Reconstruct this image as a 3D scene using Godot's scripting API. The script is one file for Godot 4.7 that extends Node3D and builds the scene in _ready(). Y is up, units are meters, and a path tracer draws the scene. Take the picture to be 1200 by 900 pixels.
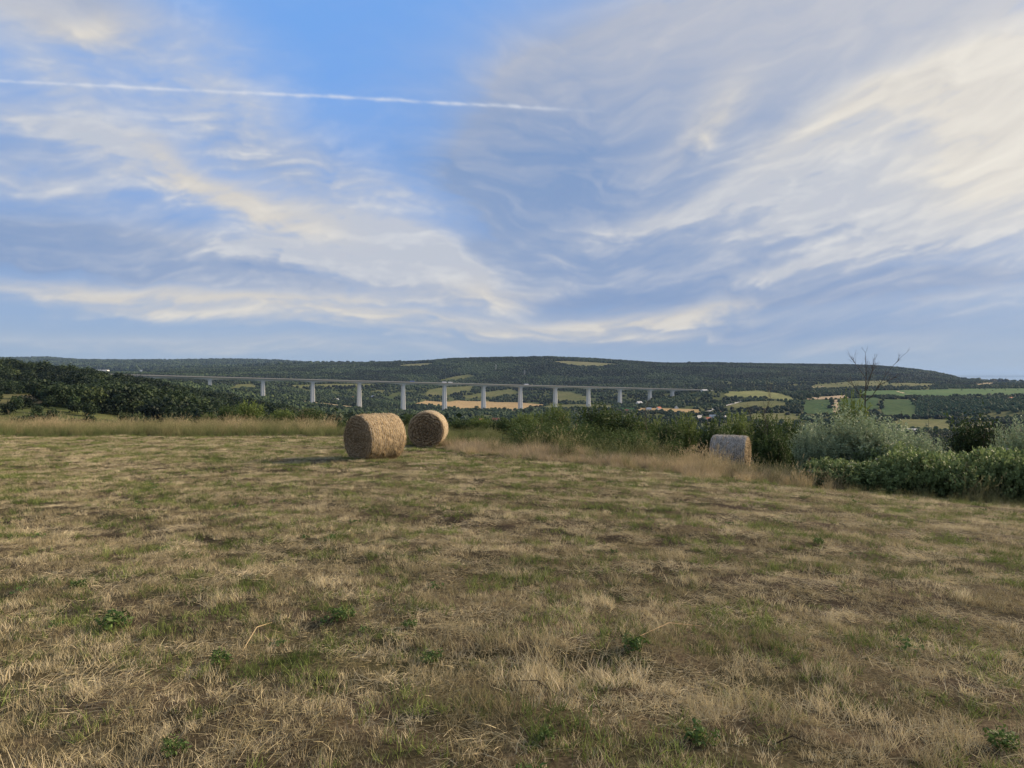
extends Node3D
# Mown hay field above a valley with a long motorway viaduct, summer evening.
# World: the camera stands at x 0, d 0; d is the distance ahead (-z); heights are relative to the ground under the camera.

const EYE := 1.6
const SUN_AZ := 66.0
const SUN_EL := 21.0

# control points of the terrain: x, d, height
const CTRL := [-60,-30,0.6, -30,-30,0.6, 0,-30,0.6, 25,-30,0.6, -25,10,-0.4, 0,10,-0.4, 14,10,-1, -30,40,-1.5, -10,40,-1.5, 5,40,-2.3, 20,40,-5.3, -60,90,-11, -20,90,-14, 20,90,-14,
	60,90,-14, -130,60,-6, 130,60,-22, 130,140,-40, 0,200,-24, 60,330,-44, -60,330,-32, 250,330,-72, -93,600,-44, -27,560,-45, 25,520,-45.4, 20,800,-84, 250,700,-95,
	500,700,-92, -200,1000,-88, 0,1100,-98, 350,1200,-97, -234,260,-10.2, -201,280,-10.5, -181,290,-12.3, -158,300,-17.1, -410,380,-8.4, -280,390,-9.1, -240,400,-11.8,
	-489,680,7.7, -651,680,13.4, -421,690,-1.1, -352,700,-13.6, -251,700,-32.9, -156,650,-44.8, -230,480,-28.1, -311,520,-18.6, -180,500,-36.1, -719,1000,-6.4,
	-503,1000,-30.4, -715,1685,-26, -609,1742,-57, -504,1799,-74, -398,1856,-86, -292,1913,-98, -187,1970,-98, -81,2027,-100, 24,2084,-99, 130,2141,-97, 236,2198,-95,
	341,2255,-92, 447,2312,-80, 531,2357,-66, 669,2432,-48, -820,1628,-12, -926,1571,-4, -1137,1457,0, -323,2700,-95.4, -99,2750,-98.8, 117,2450,-98.2, -496,2300,-81,
	-679,2100,-53.7, -93,1950,-96.5, 364,1900,-84.9, 251,2100,-91.5, 75,3150,-58.8, -365,3050,-56.8, 347,2900,-60.9, -625,2900,-50.5, -335,3500,-29.5, 85,3550,-20.4,
	419,3500,-29.5, 668,3100,-49, 711,2700,-54.1, -862,4800,81.7, -620,4500,74.4, -431,4500,95, -216,4500,103.1, 216,4500,111.2, 539,4500,97.7, 808,4500,78.8,
	-1246,5200,79.8, -1557,5200,73.6, -1796,5000,53.5, -2246,5000,47.5, -2263,4500,15.2, 1047,4600,67, 1267,4600,75.2, 1689,4700,68.6, 2026,4700,65.8, 2364,4700,60.1,
	2589,4700,43.3, 2758,4700,20.7, 2882,4700,-6.4, 2983,4700,-38.2, 1164,3600,-6.4, 1509,3500,-14.8, 1886,3500,-29.5, 808,2500,-58.3, 868,2300,-59, 835,2050,-62.2,
	704,2100,-68.8, 517,1800,-80.3, 629,1750,-78, 1522,3100,-35.5, 1222,3000,-48.1, 1760,3000,-41.5, 1557,2600,-51.3, 1868,2600,-51.3, 1266,2350,-50.5, 1528,2200,-59,
	1074,1950,-61.5, 1238,1950,-64.1, 799,1450,-85.2, 920,1450,-88.7, 647,1500,-84.6, 910,1900,-62.1, 1078,1500,-70.3, 1425,1700,-59.5, 2491,2600,-54.4, 2443,3400,-43.2,
	2414,3600,-43.7, 3090,4300,-45.6, 2832,4300,-48.7, 3862,4300,-50.7, -5902,8800,192.8, -5796,8800,208.6, -5269,8800,156, -4743,8800,156, -4216,8800,150.7, -3372,8800,177,
	-6956,8800,161.2, -2846,8800,161.2, -1897,8800,98, -9485,8800,182.3, -2989,5200,22.5, -2678,5200,22.5, -3612,5200,22.5, -4982,5200,22.5, -1940,3000,0.8, -2874,3000,8,
	-1168,6500,-10, 0,6500,-10, 1168,6500,-10, 2335,6500,-10, 3503,6500,-10, 3400,6500,-132, 4200,6500,-132, -2000,11000,-60, 0,11000,-60, 2500,11000,-60, -9000,11000,60,
	4700,7500,-132, 8000,8000,-132, 6000,11000,-132, 5000,5000,-110, 6000,4000,-90, 4500,2000,-60, -3000,500,30, -1500,100,10, -6000,3000,40, 1500,200,-60, 1500,700,-80,
	3000,200,-60, -3000,-1500,5, -800,-1500,5, 800,-1500,5, 3000,-1500,5, -300,-300,4, 0,-300,4, 300,-300,4]

# parcels of land in the valley: name, label, far edge (x, d), near edge (x, d)
const PARCELS := [
	["hay_meadow", "pale meadow clearing on the wooded spur at the far left", [[-268, 349], [-356, 513], [-347, 539]], [[-226, 295], [-200, 289], [-211, 327]]],
	["stubble_field", "thin tan field beside the halls near the far left end of the viaduct", [[-3287, 5490], [-2967, 5505], [-1908, 3983]], [[-2533, 4334], [-1903, 3594], [-1647, 3438]]],
	["meadow", "pale green meadow behind the first viaduct piers", [[-698, 1664], [-1033, 2653], [-1021, 2840]], [[-671, 1657], [-880, 2332], [-905, 2561]]],
	["meadow", "long thin meadow seen under the viaduct deck near its third pier", [[-895, 2840], [-770, 3063], [-612, 3194]], [[-823, 2695], [-712, 2900], [-568, 3057]]],
	["stubble_field", "narrow pale stubble strip on the valley floor left of the big wheat field", [[-604, 1882], [-545, 1937], [-468, 1953], [-390, 1941]], [[-585, 1863], [-517, 1838], [-440, 1792], [-379, 1806]]],
	["wheat_field", "large ripe wheat field behind the middle viaduct piers", [[-332, 2368], [-327, 2699], [-253, 2677], [-204, 2749], [-108, 2741], [16, 2615], [119, 2425]], [[-318, 2309], [-263, 2313], [-205, 2228], [-156, 2164], [-83, 2091], [5, 1998], [102, 2364]]],
	["meadow", "olive meadow on the slope above the left end of the wheat field", [[-362, 2964], [-304, 3176], [-174, 3303]], [[-341, 2846], [-261, 2908], [-177, 3074]]],
	["meadow", "olive terraced meadow above the middle of the wheat field", [[-205, 2853], [-91, 3055], [0, 3159]], [[-186, 2820], [-69, 2887], [36, 2981]]],
	["meadow", "green sloping meadow below the power pylons", [[-398, 3494], [-288, 3700], [-217, 3779]], [[-331, 3453], [-234, 3546], [-174, 3637]]],
	["hilltop_meadow", "pale clearing notched into the ridge top above the third pier from the wheat field", [[-696, 4245], [-652, 4536], [-463, 4342]], [[-641, 4119], [-542, 4112], [-484, 4168]]],
	["hilltop_meadow", "pale clearing on the highest part of the wooded ridge", [[230, 4264], [337, 4327], [513, 4287], [650, 4241]], [[295, 4112], [386, 4034], [492, 4027], [607, 4153]]],
	["meadow", "yellowish meadow between two piers right of the wheat field", [[182, 3035], [237, 2906], [288, 2617]], [[160, 2563], [202, 2485], [264, 2449]]],
	["meadow", "flat pale grass field right of the wheat field", [[119, 2370], [226, 2364], [329, 2251]], [[72, 2153], [193, 2016], [269, 1939]]],
	["crop_field", "dark green crop field below the last tall piers", [[293, 1975], [317, 1948], [337, 1901]], [[271, 1825], [290, 1795], [308, 1785]]],
	["wheat_field", "narrow tan stubble field in front of the last piers", [[337, 1901], [406, 1833], [463, 1750]], [[313, 1788], [380, 1717], [437, 1664]]],
	["meadow", "bright green rounded hill meadow right of the viaduct end", [[675, 2271], [821, 2577], [913, 2648], [897, 2425], [804, 2029]], [[671, 2188], [707, 2170], [740, 2131], [753, 2040], [745, 1909]]],
	["meadow", "lower green meadow below the rounded hill", [[609, 1941], [665, 1984], [721, 1975], [727, 1885]], [[536, 1792], [575, 1745], [620, 1726], [671, 1761]]],
	["meadow", "grey green meadow in the valley behind the hedge of shrubs", [[537, 1602], [588, 1585], [611, 1510]], [[485, 1446], [512, 1400], [531, 1344]]],
	["vineyard", "dark green vineyard block left of the tan farm track", [[791, 1948], [830, 1936], [849, 1901]], [[644, 1568], [664, 1539], [699, 1545]]],
	["dirt_track", "pale tan farm track along the top of the vineyard", [[817, 2000], [915, 2065], [1022, 2172]], [[800, 1959], [858, 1925], [933, 1967]]],
	["dirt_track", "tan farm track running down between two vineyard blocks", [[851, 1899], [870, 1906]], [[694, 1534], [717, 1552]]],
	["vineyard", "vineyard block behind the bare dead tree", [[873, 1909], [940, 1937], [1024, 1993]], [[719, 1552], [767, 1569], [833, 1618]]],
	["meadow", "pale pasture with dotted trees below the right part of the ridge", [[1298, 3071], [1483, 3217], [1676, 3413], [1870, 3549]], [[1157, 2722], [1308, 2838], [1418, 2874], [1542, 2914]]],
	["stubble_field", "small tan stubble patch at the left end of the pasture", [[1264, 3016], [1328, 3030]], [[1136, 2695], [1201, 2732]]],
	["meadow", "grey olive pasture strip under the right end of the ridge", [[1723, 3241], [1881, 3342], [1946, 3276]], [[1531, 2879], [1616, 2872], [1724, 2914]]],
	["vineyard", "light green vineyard slope at the far right", [[1166, 2375], [1392, 2526], [1669, 2680], [2008, 2749]], [[1011, 2050], [1142, 2065], [1329, 2114], [1584, 2168]]],
	["dirt_track", "thin pale path climbing across the light green vineyard", [[1255, 2324], [1267, 2332]], [[1151, 2044], [1169, 2055]]],
	["vineyard", "dark green vineyard block in front of the orchard", [[971, 1877], [1011, 1877], [1041, 1858]], [[784, 1507], [803, 1471], [841, 1466]]],
	["meadow", "pale olive field behind the dark round tree", [[756, 1415], [817, 1421], [891, 1442]], [[661, 1226], [694, 1207], [736, 1201]]],
	["stubble_field", "tan harvested field near the lake horizon", [[2158, 3330], [2484, 3758], [2997, 4406]], [[1992, 3052], [2069, 3113], [2307, 3397]]],
	["stubble_field", "small tan harvested strip at the far right horizon", [[3038, 4382], [3130, 4420]], [[2566, 3694], [2674, 3779]]],
]

# cloud masses: azimuth, elevation, half length, half width, tilt (degrees), kind (0 grey, 1 white, 2 cream), strength
const CLOUDS := [[6.2,15.3,8.1,5.92,-15,0,0.35], [33.8,14.0,5.2,4.42,5,1,0.45], [-29.9,15.7,13.9,7.45,0,1,0.17], [-16.7,12.3,15.1,5.78,-10,1,0.38], [19.8,18.1,20.1,11.66,0,0,0.85], [5.5,14.1,9.5,7.29,-10,0,0.55],
	[28.3,13.1,13.8,5.88,10,1,0.36], [35.2,16.4,5.9,4.30,0,2,0.95], [29.9,18.4,6.2,1.47,20,2,0.40], [29.9,10.6,12.9,3.51,6,0,0.40], [-23.9,8.2,24.1,2.48,0,0,0.75], [-8.2,7.4,10.8,2.02,-15,1,0.35],
	[14.8,3.3,21.2,1.46,0,0,0.40], [-8.2,16.5,7.4,1.95,0,0,0.15], [-30.9,13.9,11.1,6.29,0,0,0.30], [25.6,11.0,17.9,6.68,0,0,0.45], [26.7,14.4,14.2,5.34,10,1,0.50], [18.5,23.3,13.6,4.18,10,0,0.50],
	[10.8,20.6,10.6,5.68,10,0,0.35], [-14.8,7.3,16.7,2.63,0,1,0.25], [-32.4,23.4,6.4,2.13,0,0,1.20], [-32.9,22.4,5.8,0.85,0,2,0.25], [-29.9,22.7,3.6,0.77,15,2,0.60], [-32.9,19.4,3.9,1.20,-35,1,0.45],
	[-22.7,22.8,4.7,2.92,-30,1,0.35], [-31.9,16.5,5.4,0.84,-8,1,0.60], [-28.3,14.8,4.0,1.40,-20,1,0.65], [-33.8,12.8,4.3,1.00,-5,1,0.45], [-32.9,14.1,5.8,3.35,0,0,0.35], [-25.6,19.1,8.9,2.92,-10,1,0.25],
	[-25.6,15.1,3.3,0.90,-40,2,0.60], [-22.4,13.2,4.1,0.99,-28,2,0.75], [-17.9,12.1,5.0,1.09,-12,2,0.80], [-13.5,11.6,5.2,1.18,-8,1,0.90], [-8.8,10.2,5.4,1.27,-22,1,0.95], [-4.1,8.3,4.8,1.35,-28,1,0.90],
	[-1.4,6.5,3.4,0.89,-12,2,0.70], [-16.0,16.1,6.3,1.58,-15,0,0.40], [-19.8,18.7,6.1,1.84,-20,1,0.40], [-12.2,8.8,8.5,0.99,-5,1,0.60], [-20.4,9.7,6.0,0.70,0,1,0.50], [-11.5,14.2,5.9,1.04,-10,1,0.35],
	[-17.9,14.7,5.6,1.39,-25,0,0.50], [-31.4,5.6,6.5,0.47,-3,2,0.95], [-22.7,5.6,7.6,0.50,-3,2,0.90], [-13.5,5.9,7.8,0.60,2,2,0.80], [-8.2,4.7,8.1,0.54,-2,2,0.95], [0.0,3.7,6.2,0.41,0,2,0.75],
	[-17.9,4.2,8.1,0.39,-3,2,0.70], [-28.3,4.7,5.8,0.30,-2,2,0.60], [-30.9,8.3,8.6,0.76,0,0,0.95], [-23.9,7.6,7.5,0.81,-3,0,0.90], [-32.9,9.8,5.8,0.74,-3,0,0.60], [-16.0,7.0,5.7,0.46,0,0,0.60],
	[-5.5,6.5,4.1,0.54,-10,0,0.50], [6.8,17.8,7.4,6.16,0,0,0.75], [3.4,12.8,7.5,4.01,-20,0,0.85], [-2.7,15.1,4.1,3.97,0,0,0.35], [13.5,24.2,11.0,3.65,10,0,0.60], [22.7,24.6,9.9,2.59,12,0,1.00],
	[30.9,23.1,6.1,1.90,20,0,0.90], [16.7,16.6,6.3,2.52,30,0,0.60], [10.2,8.1,10.0,1.74,8,0,0.85], [19.8,9.9,9.7,1.15,10,0,0.70], [28.3,10.3,8.0,0.95,10,0,0.50], [30.9,6.2,8.1,0.70,3,0,0.70],
	[16.7,6.2,10.1,0.91,0,0,0.75], [2.7,7.5,4.1,2.04,-20,0,0.80], [24.5,6.2,5.7,0.62,0,0,0.50], [16.0,19.6,2.9,1.61,40,2,0.50], [14.8,18.0,3.2,0.88,30,2,0.35], [28.3,19.3,8.0,1.37,20,2,1.00],
	[33.8,19.4,3.8,1.61,20,2,1.00], [35.2,15.8,4.1,3.23,0,2,1.00], [25.6,16.5,7.8,1.07,20,1,0.90], [30.9,13.9,8.1,2.29,10,1,0.90], [19.8,15.3,6.7,0.93,24,1,0.60], [14.8,13.0,9.0,0.90,20,1,0.60],
	[25.6,12.4,8.4,1.21,12,1,0.80], [33.4,10.3,5.7,1.13,10,1,0.80], [6.8,11.3,7.4,0.80,8,1,0.30], [21.6,7.7,4.5,0.44,14,1,0.80], [25.6,8.6,6.7,0.55,12,1,0.60], [33.4,7.5,4.3,0.40,3,1,0.45],
	[34.8,12.2,3.7,1.65,5,2,0.70], [13.5,4.8,6.2,0.53,6,2,1.00], [10.8,4.0,7.9,0.40,2,2,0.75], [7.5,3.0,7.4,0.27,0,2,0.70], [33.4,5.0,6.2,0.51,4,1,0.50], [26.2,2.2,7.2,0.31,0,2,0.30],
	[-19.8,2.3,18.2,0.58,0,2,0.35], [3.4,6.5,4.1,0.68,10,1,0.40]]

var ctrl := PackedFloat64Array()
var wts := PackedFloat64Array()
var latx := PackedFloat64Array()
var latd := PackedFloat64Array()
var lath := PackedFloat32Array()
var LNX := 0
var LND := 0
const LA := 120.0
const LS := 0.03
const LI0 := -168
const LI1 := 168
const LJ0 := -110
const LJ1 := 181
var noise_a := FastNoiseLite.new()
var noise_b := FastNoiseLite.new()
var noise_c := FastNoiseLite.new()
var used_names := {}
var M := {}
var T0 := 0


func stage(what: String) -> void:
	print("%s %.1f s" % [what, (Time.get_ticks_msec() - T0) / 1000.0])


func _ready() -> void:
	T0 = Time.get_ticks_msec()
	var cam := Camera3D.new()
	cam.name = "camera"
	cam.fov = 56.63
	cam.near = 0.1
	cam.far = 60000.0
	cam.position = Vector3(0, EYE, 0)
	cam.rotation_degrees = Vector3(-0.69, 0, 0)
	add_child(cam)
	cam.current = true
	var env := Environment.new()
	env.background_mode = Environment.BG_SKY
	env.tonemap_mode = Environment.TONE_MAPPER_LINEAR
	env.tonemap_exposure = 1.8
	env.background_energy_multiplier = 1.0
	env.sdfgi_enabled = true
	env.ssao_enabled = true
	env.ssil_enabled = true
	env.fog_enabled = true
	env.fog_density = 0.000022
	env.fog_light_color = Color(0.68, 0.82, 1.0)
	var sun := DirectionalLight3D.new()
	sun.name = "sun"
	sun.light_energy = 1.6
	sun.light_angular_distance = 16.0
	sun.light_color = Color(1.0, 0.90, 0.77)
	sun.shadow_enabled = true
	sun.look_at_from_position(Vector3.ZERO, -sun_dir(), Vector3.UP)
	add_child(sun)
	setup_noise()
	var sky_mat := PanoramaSkyMaterial.new()
	sky_mat.panorama = ImageTexture.create_from_image(make_sky())
	sky_mat.energy_multiplier = 0.556
	var sky := Sky.new()
	sky.sky_material = sky_mat
	env.sky = sky
	var we := WorldEnvironment.new()
	we.name = "daylight"
	we.environment = env
	add_child(we)
	stage("sky")
	make_materials()
	solve_terrain()
	stage("terrain solved")
	make_terrain()
	make_field()
	make_parcels()
	stage("ground")
	make_viaduct()
	make_buildings()
	stage("viaduct")
	make_forests()
	make_valley_trees()
	stage("forests")
	make_bales()
	stage("bales")
	make_shrubs()
	stage("shrubs")
	make_rough_grass()
	stage("rough grass")
	make_field_grass()
	stage("field grass")


func sun_dir() -> Vector3:
	var a := deg_to_rad(SUN_AZ)
	var e := deg_to_rad(SUN_EL)
	return Vector3(sin(a) * cos(e), sin(e), -cos(a) * cos(e))


func setup_noise() -> void:
	for p in [[noise_a, 11, 5], [noise_b, 23, 4], [noise_c, 37, 3]]:
		var n: FastNoiseLite = p[0]
		n.seed = p[1]
		n.noise_type = FastNoiseLite.TYPE_SIMPLEX_SMOOTH
		n.frequency = 1.0
		n.fractal_type = FastNoiseLite.FRACTAL_FBM
		n.fractal_octaves = p[2]
		n.fractal_gain = 0.55


# ---------------------------------------------------------------- sky

const MW := 241
const MH := 92
var macro := [PackedFloat32Array(), PackedFloat32Array(), PackedFloat32Array()]
var sky_rows: Array = []
var sky_spec := [0, 0, 0, 0, 0]   # columns, first azimuth, degrees per column, top elevation, degrees per row


func make_macro() -> void:
	for k in 3:
		macro[k].resize(MW * MH)
	for b in CLOUDS:
		var ca := cos(deg_to_rad(b[4]))
		var sa := sin(deg_to_rad(b[4]))
		var reach: float = 2.3 * maxf(b[2], b[3])
		var i0 := maxi(0, int((b[0] - reach + 60.0) * 2.0))
		var i1 := mini(MW - 1, int((b[0] + reach + 60.0) * 2.0) + 1)
		var j0 := maxi(0, int((b[1] - reach) * 2.0))
		var j1 := mini(MH - 1, int((b[1] + reach) * 2.0) + 1)
		var arr: PackedFloat32Array = macro[b[5]]
		for j in range(j0, j1 + 1):
			for i in range(i0, i1 + 1):
				var x: float = i * 0.5 - 60.0 - b[0]
				var y: float = j * 0.5 - b[1]
				var u: float = (x * ca + y * sa) / b[2]
				var v: float = (-x * sa + y * ca) / maxf(b[3], 0.4)
				arr[j * MW + i] += b[6] * exp(-u * u - v * v)
		macro[b[5]] = arr


func macro_at(k: int, a: float, e: float) -> float:
	var x := clampf((a + 60.0) * 2.0, 0.0, MW - 1.001)
	var y := clampf(e * 2.0, 0.0, MH - 1.001)
	var i := int(x)
	var j := int(y)
	x -= i
	y -= j
	var m: PackedFloat32Array = macro[k]
	var o := j * MW + i
	return lerpf(lerpf(m[o], m[o + 1], x), lerpf(m[o + MW], m[o + MW + 1], x), y)


func sky_color(a: float, e: float) -> Color:
	# streaks lie flat near the horizon and rise a little to the right on the sunny side
	var lift := smoothstep(-6.0, 30.0, a) * (1.0 - smoothstep(50.0, 110.0, absf(a)))
	var flat_k := 1.0 + 9.0 / (e + 4.0)
	var u := a
	var v := (e - lift * (a - 12.0) * 0.15 + (1.0 - lift) * sin(a * 0.13) * 0.9) * flat_k
	var warp := noise_c.get_noise_3d(u * 0.06, v * 0.075, 3.0)
	var warp2 := noise_c.get_noise_3d(u * 0.06, v * 0.075, 57.0)
	var fine := noise_a.get_noise_3d(u * 0.075 + warp * 0.9, v * 0.16 + warp2 * 0.9, 9.0)
	var fibre := noise_a.get_noise_3d(u * 0.13 + warp2 * 1.0 + fine * 0.25, v * 0.50 + warp * 1.1 + fine * 0.3, 21.0)
	var mottle := noise_a.get_noise_3d(u * 0.42 + fine * 0.6, v * 1.1 + warp * 1.5, 77.0)
	var soft := noise_b.get_noise_3d(u * 0.05, v * 0.08, 33.0)
	var wa := a + warp * 2.6 + fine * 1.1
	var we := e + (warp2 * 1.0 + fine * 0.8 + fibre * 0.5 + mottle * 0.15) / flat_k * 1.6
	var inside := (1.0 - smoothstep(36.0, 52.0, absf(a))) * (1.0 - smoothstep(27.0, 40.0, e))
	var g := 0.50 + soft * 1.0
	var w := 0.40 + fine * 1.0 + soft * 0.4  # unseen cloud cover outside the view, whitened to add light on the land
	var c := 0.12 + fine * 0.5 - soft * 0.3
	if inside > 0.0:
		g = lerpf(g, macro_at(0, wa, we), inside)
		w = lerpf(w, macro_at(1, wa, we), inside)
		c = lerpf(c, macro_at(2, wa, we), inside)
	var sky := Color(0.33, 0.45, 0.63).lerp(Color(0.170, 0.385, 0.83), smoothstep(0.0, 15.0, e))
	sky = sky.lerp(Color(0.35, 0.425, 0.515), exp(-e / 2.2) * 0.8)
	sky = sky.lerp(Color(0.11, 0.27, 0.66), smoothstep(30.0, 90.0, e) * 0.6)
	# how near the hidden sun is
	var ar := deg_to_rad(a)
	var er := deg_to_rad(e)
	var s := sun_dir()
	var cs := clampf(sin(ar) * cos(er) * s.x + sin(er) * s.y - cos(ar) * cos(er) * s.z, -1.0, 1.0)
	var near_sun := exp(-pow(acos(cs) / 0.56, 2.0))
	var ga := clampf(g * (0.95 + fine * 0.3 + fibre * 0.22), 0.0, 0.95)
	var wal := clampf(w * (0.92 + fibre * 0.62 + fine * 0.35 + mottle * 0.28) + (maxf(fibre, 0.0) * 0.12 + maxf(mottle, 0.0) * 0.05) * (0.3 + g * 0.4), 0.0, 0.90)
	var cal := clampf(c * (0.90 + fibre * 0.65 + fine * 0.35 + mottle * 0.28), 0.0, 0.94)
	var grey := Color(0.215, 0.325, 0.545).lerp(Color(0.50, 0.52, 0.59), clampf(near_sun * 0.9 + soft * 0.2 + fibre * 0.3 - 0.06 + smoothstep(14.0, 25.0, e) * 0.85, 0.0, 1.0))
	var white := Color(0.56, 0.585, 0.645).lerp(Color(0.80, 0.79, 0.77), clampf(near_sun * 0.55 + fibre * 0.8 + fine * 0.4 + mottle * 0.35, 0.0, 1.0))
	var cream := Color(0.67, 0.635, 0.59).lerp(Color(0.93, 0.88, 0.78), clampf(near_sun * 1.0 + fibre * 0.5 + fine * 0.3, 0.0, 1.0))
	sky = sky.lerp(grey, ga)
	sky = sky.lerp(white, wal)
	sky = sky.lerp(cream, cal)
	# an aircraft's trail, high up
	var ce := 20.578 - 0.049087 * a - 0.0030473 * a * a + fine * 0.04
	if a > -60.0 and a < 11.0:
		var half := lerpf(0.065, 0.11, smoothstep(-35.0, 5.0, a)) * (1.0 + mottle * 0.8)
		var band := exp(-pow((e - ce) / half, 2.0)) * (1.0 - smoothstep(-1.0, 9.0, a)) * (0.8 + mottle * 0.9) * smoothstep(-60.0, -45.0, a)
		sky = sky.lerp(Color(0.72, 0.75, 0.82), clampf(band * 0.62, 0.0, 0.9))
	sky = sky.lerp(Color(1.0, 0.945, 0.85), near_sun * 0.3)
	return Color(clampf(sky.r, 0, 1), clampf(sky.g, 0, 1), clampf(sky.b, 0, 1)).linear_to_srgb()


func sky_row(r: int) -> void:
	var row := PackedByteArray()
	var n: int = sky_spec[0]
	row.resize(n * 3)
	var e: float = sky_spec[3] - (r + 0.5) * sky_spec[4]
	for i in n:
		var a: float = sky_spec[1] + (i + 0.5) * sky_spec[2]
		var c := sky_color(a, e)
		row[i * 3] = c.r8
		row[i * 3 + 1] = c.g8
		row[i * 3 + 2] = c.b8
	sky_rows[r] = row


func sky_patch(spec: Array, rows: int) -> Image:
	sky_spec = spec
	sky_rows = []
	sky_rows.resize(rows)
	var id := WorkerThreadPool.add_group_task(sky_row, rows)
	WorkerThreadPool.wait_for_group_task_completion(id)
	var all := PackedByteArray()
	for r in sky_rows:
		all.append_array(r)
	return Image.create_from_data(spec[0], rows, false, Image.FORMAT_RGB8, all)


func make_sky() -> Image:
	make_macro()
	# azimuth 0 (straight ahead) is the first column of the panorama
	var whole := sky_patch([1024, -180.0, 360.0 / 1024.0, 90.0, 90.0 / 256.0], 256)
	whole.resize(4096, 1024, Image.INTERPOLATE_CUBIC)
	var k := 360.0 / 4096.0
	var front := sky_patch([1024, -45.0, k, 512 * k, k], 512)
	whole.blit_rect(front, Rect2i(0, 0, 1024, 512), Vector2i(1536, 512))
	var out := Image.create(4096, 2048, false, Image.FORMAT_RGB8)
	out.fill(Color(0.42, 0.43, 0.40))
	out.blit_rect(whole, Rect2i(2048, 0, 2048, 1024), Vector2i(0, 0))
	out.blit_rect(whole, Rect2i(0, 0, 2048, 1024), Vector2i(2048, 0))
	return out


# ---------------------------------------------------------------- helpers

func srgb(r: float, g: float, b: float) -> Color:
	return Color(r, g, b).linear_to_srgb()


func mat(r: float, g: float, b: float, rough := 0.9, vcol := false, back := 0.0) -> StandardMaterial3D:
	var m := StandardMaterial3D.new()
	m.albedo_color = srgb(r, g, b)
	m.roughness = rough
	m.metallic_specular = 0.3
	m.vertex_color_use_as_albedo = vcol
	m.cull_mode = BaseMaterial3D.CULL_DISABLED
	if back > 0.0:
		m.backlight_enabled = true
		m.backlight = Color(back, back, back).linear_to_srgb()
	return m


func noise_image(size: int, freq: float, octaves: int, sd: int, lo: Color, hi: Color, power := 1.0) -> ImageTexture:
	var n := FastNoiseLite.new()
	n.seed = sd
	n.noise_type = FastNoiseLite.TYPE_SIMPLEX_SMOOTH
	n.frequency = freq
	n.fractal_octaves = octaves
	n.fractal_gain = 0.6
	var im := n.get_seamless_image(size, size)
	im.convert(Image.FORMAT_L8)
	var src := im.get_data()
	var dst := PackedByteArray()
	dst.resize(size * size * 3)
	for i in size * size:
		var c := lo.lerp(hi, pow(src[i] / 255.0, power))
		dst[i * 3] = c.r8
		dst[i * 3 + 1] = c.g8
		dst[i * 3 + 2] = c.b8
	return ImageTexture.create_from_image(Image.create_from_data(size, size, false, Image.FORMAT_RGB8, dst))


func make_materials() -> void:
	M.leaf = mat(1, 1, 1, 0.65, true, 0.5)
	M.grass = mat(1, 1, 1, 0.7, true, 0.45)
	M.far_leaf = mat(1, 1, 1, 0.9, true)
	M.bark = mat(0.09, 0.075, 0.06, 0.95)
	M.dead_wood = mat(0.085, 0.075, 0.065, 0.95)
	M.straw = mat(1, 1, 1, 0.85, true, 0.15)
	M.hay = mat(1, 1, 1, 0.9, true)
	M.hay.albedo_texture = noise_image(512, 0.035, 4, 5, Color(0.55, 0.52, 0.48), Color(1, 1, 1), 0.8)
	M.hay.uv1_triplanar = true
	M.hay.uv1_scale = Vector3(2.2, 2.2, 2.2)
	M.soil = mat(1, 1, 1, 0.97, true)
	M.soil.albedo_texture = noise_image(1024, 0.03, 6, 7, Color(0.42, 0.40, 0.38), Color(1, 1, 1), 1.0)
	M.soil.uv1_triplanar = true
	M.soil.uv1_world_triplanar = true
	M.soil.uv1_scale = Vector3(0.9, 0.9, 0.9)
	M.soil.metallic_specular = 0.15
	M.land = mat(1, 1, 1, 0.97, true)
	M.land.albedo_texture = noise_image(1024, 0.02, 6, 9, Color(0.62, 0.62, 0.60), Color(1, 1, 1), 0.9)
	M.land.uv1_triplanar = true
	M.land.uv1_world_triplanar = true
	M.land.uv1_scale = Vector3(0.0031, 0.0031, 0.0031)
	M.land.metallic_specular = 0.1
	M.concrete = mat(0.80, 0.79, 0.76, 0.85)
	M.concrete.albedo_texture = noise_image(512, 0.02, 5, 15, Color(0.84, 0.84, 0.83), Color(1, 1, 1))
	M.concrete.uv1_triplanar = true
	M.concrete.uv1_scale = Vector3(0.05, 0.05, 0.05)
	M.deck = mat(0.46, 0.43, 0.39, 0.9)
	M.asphalt = mat(0.06, 0.06, 0.06, 0.9)
	M.steel = mat(0.42, 0.43, 0.44, 0.5)
	M.white_wall = mat(0.72, 0.71, 0.68, 0.8)
	M.cream_wall = mat(0.60, 0.55, 0.45, 0.85)
	M.roof_red = mat(0.34, 0.13, 0.075, 0.85)
	M.roof_grey = mat(0.42, 0.43, 0.44, 0.6)
	M.glass = mat(0.04, 0.05, 0.06, 0.15)
	M.tyre = mat(0.02, 0.02, 0.02, 0.9)
	M.truck_white = mat(0.78, 0.78, 0.78, 0.4)
	M.truck_blue = mat(0.05, 0.10, 0.30, 0.4)
	M.water = mat(0.10, 0.16, 0.19, 0.12)
	M.water.metallic_specular = 0.5


func numbered(called: String) -> String:
	if not used_names.has(called):
		used_names[called] = 0
		return called
	used_names[called] += 1
	return "%s_%03d" % [called, used_names[called]]


func tag(o: Node, label: String, category := "", group := "", kind := "") -> void:
	if label:
		o.set_meta("label", label)
	if category:
		o.set_meta("category", category)
	if group:
		o.set_meta("group", group)
	if kind:
		o.set_meta("kind", kind)


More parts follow.
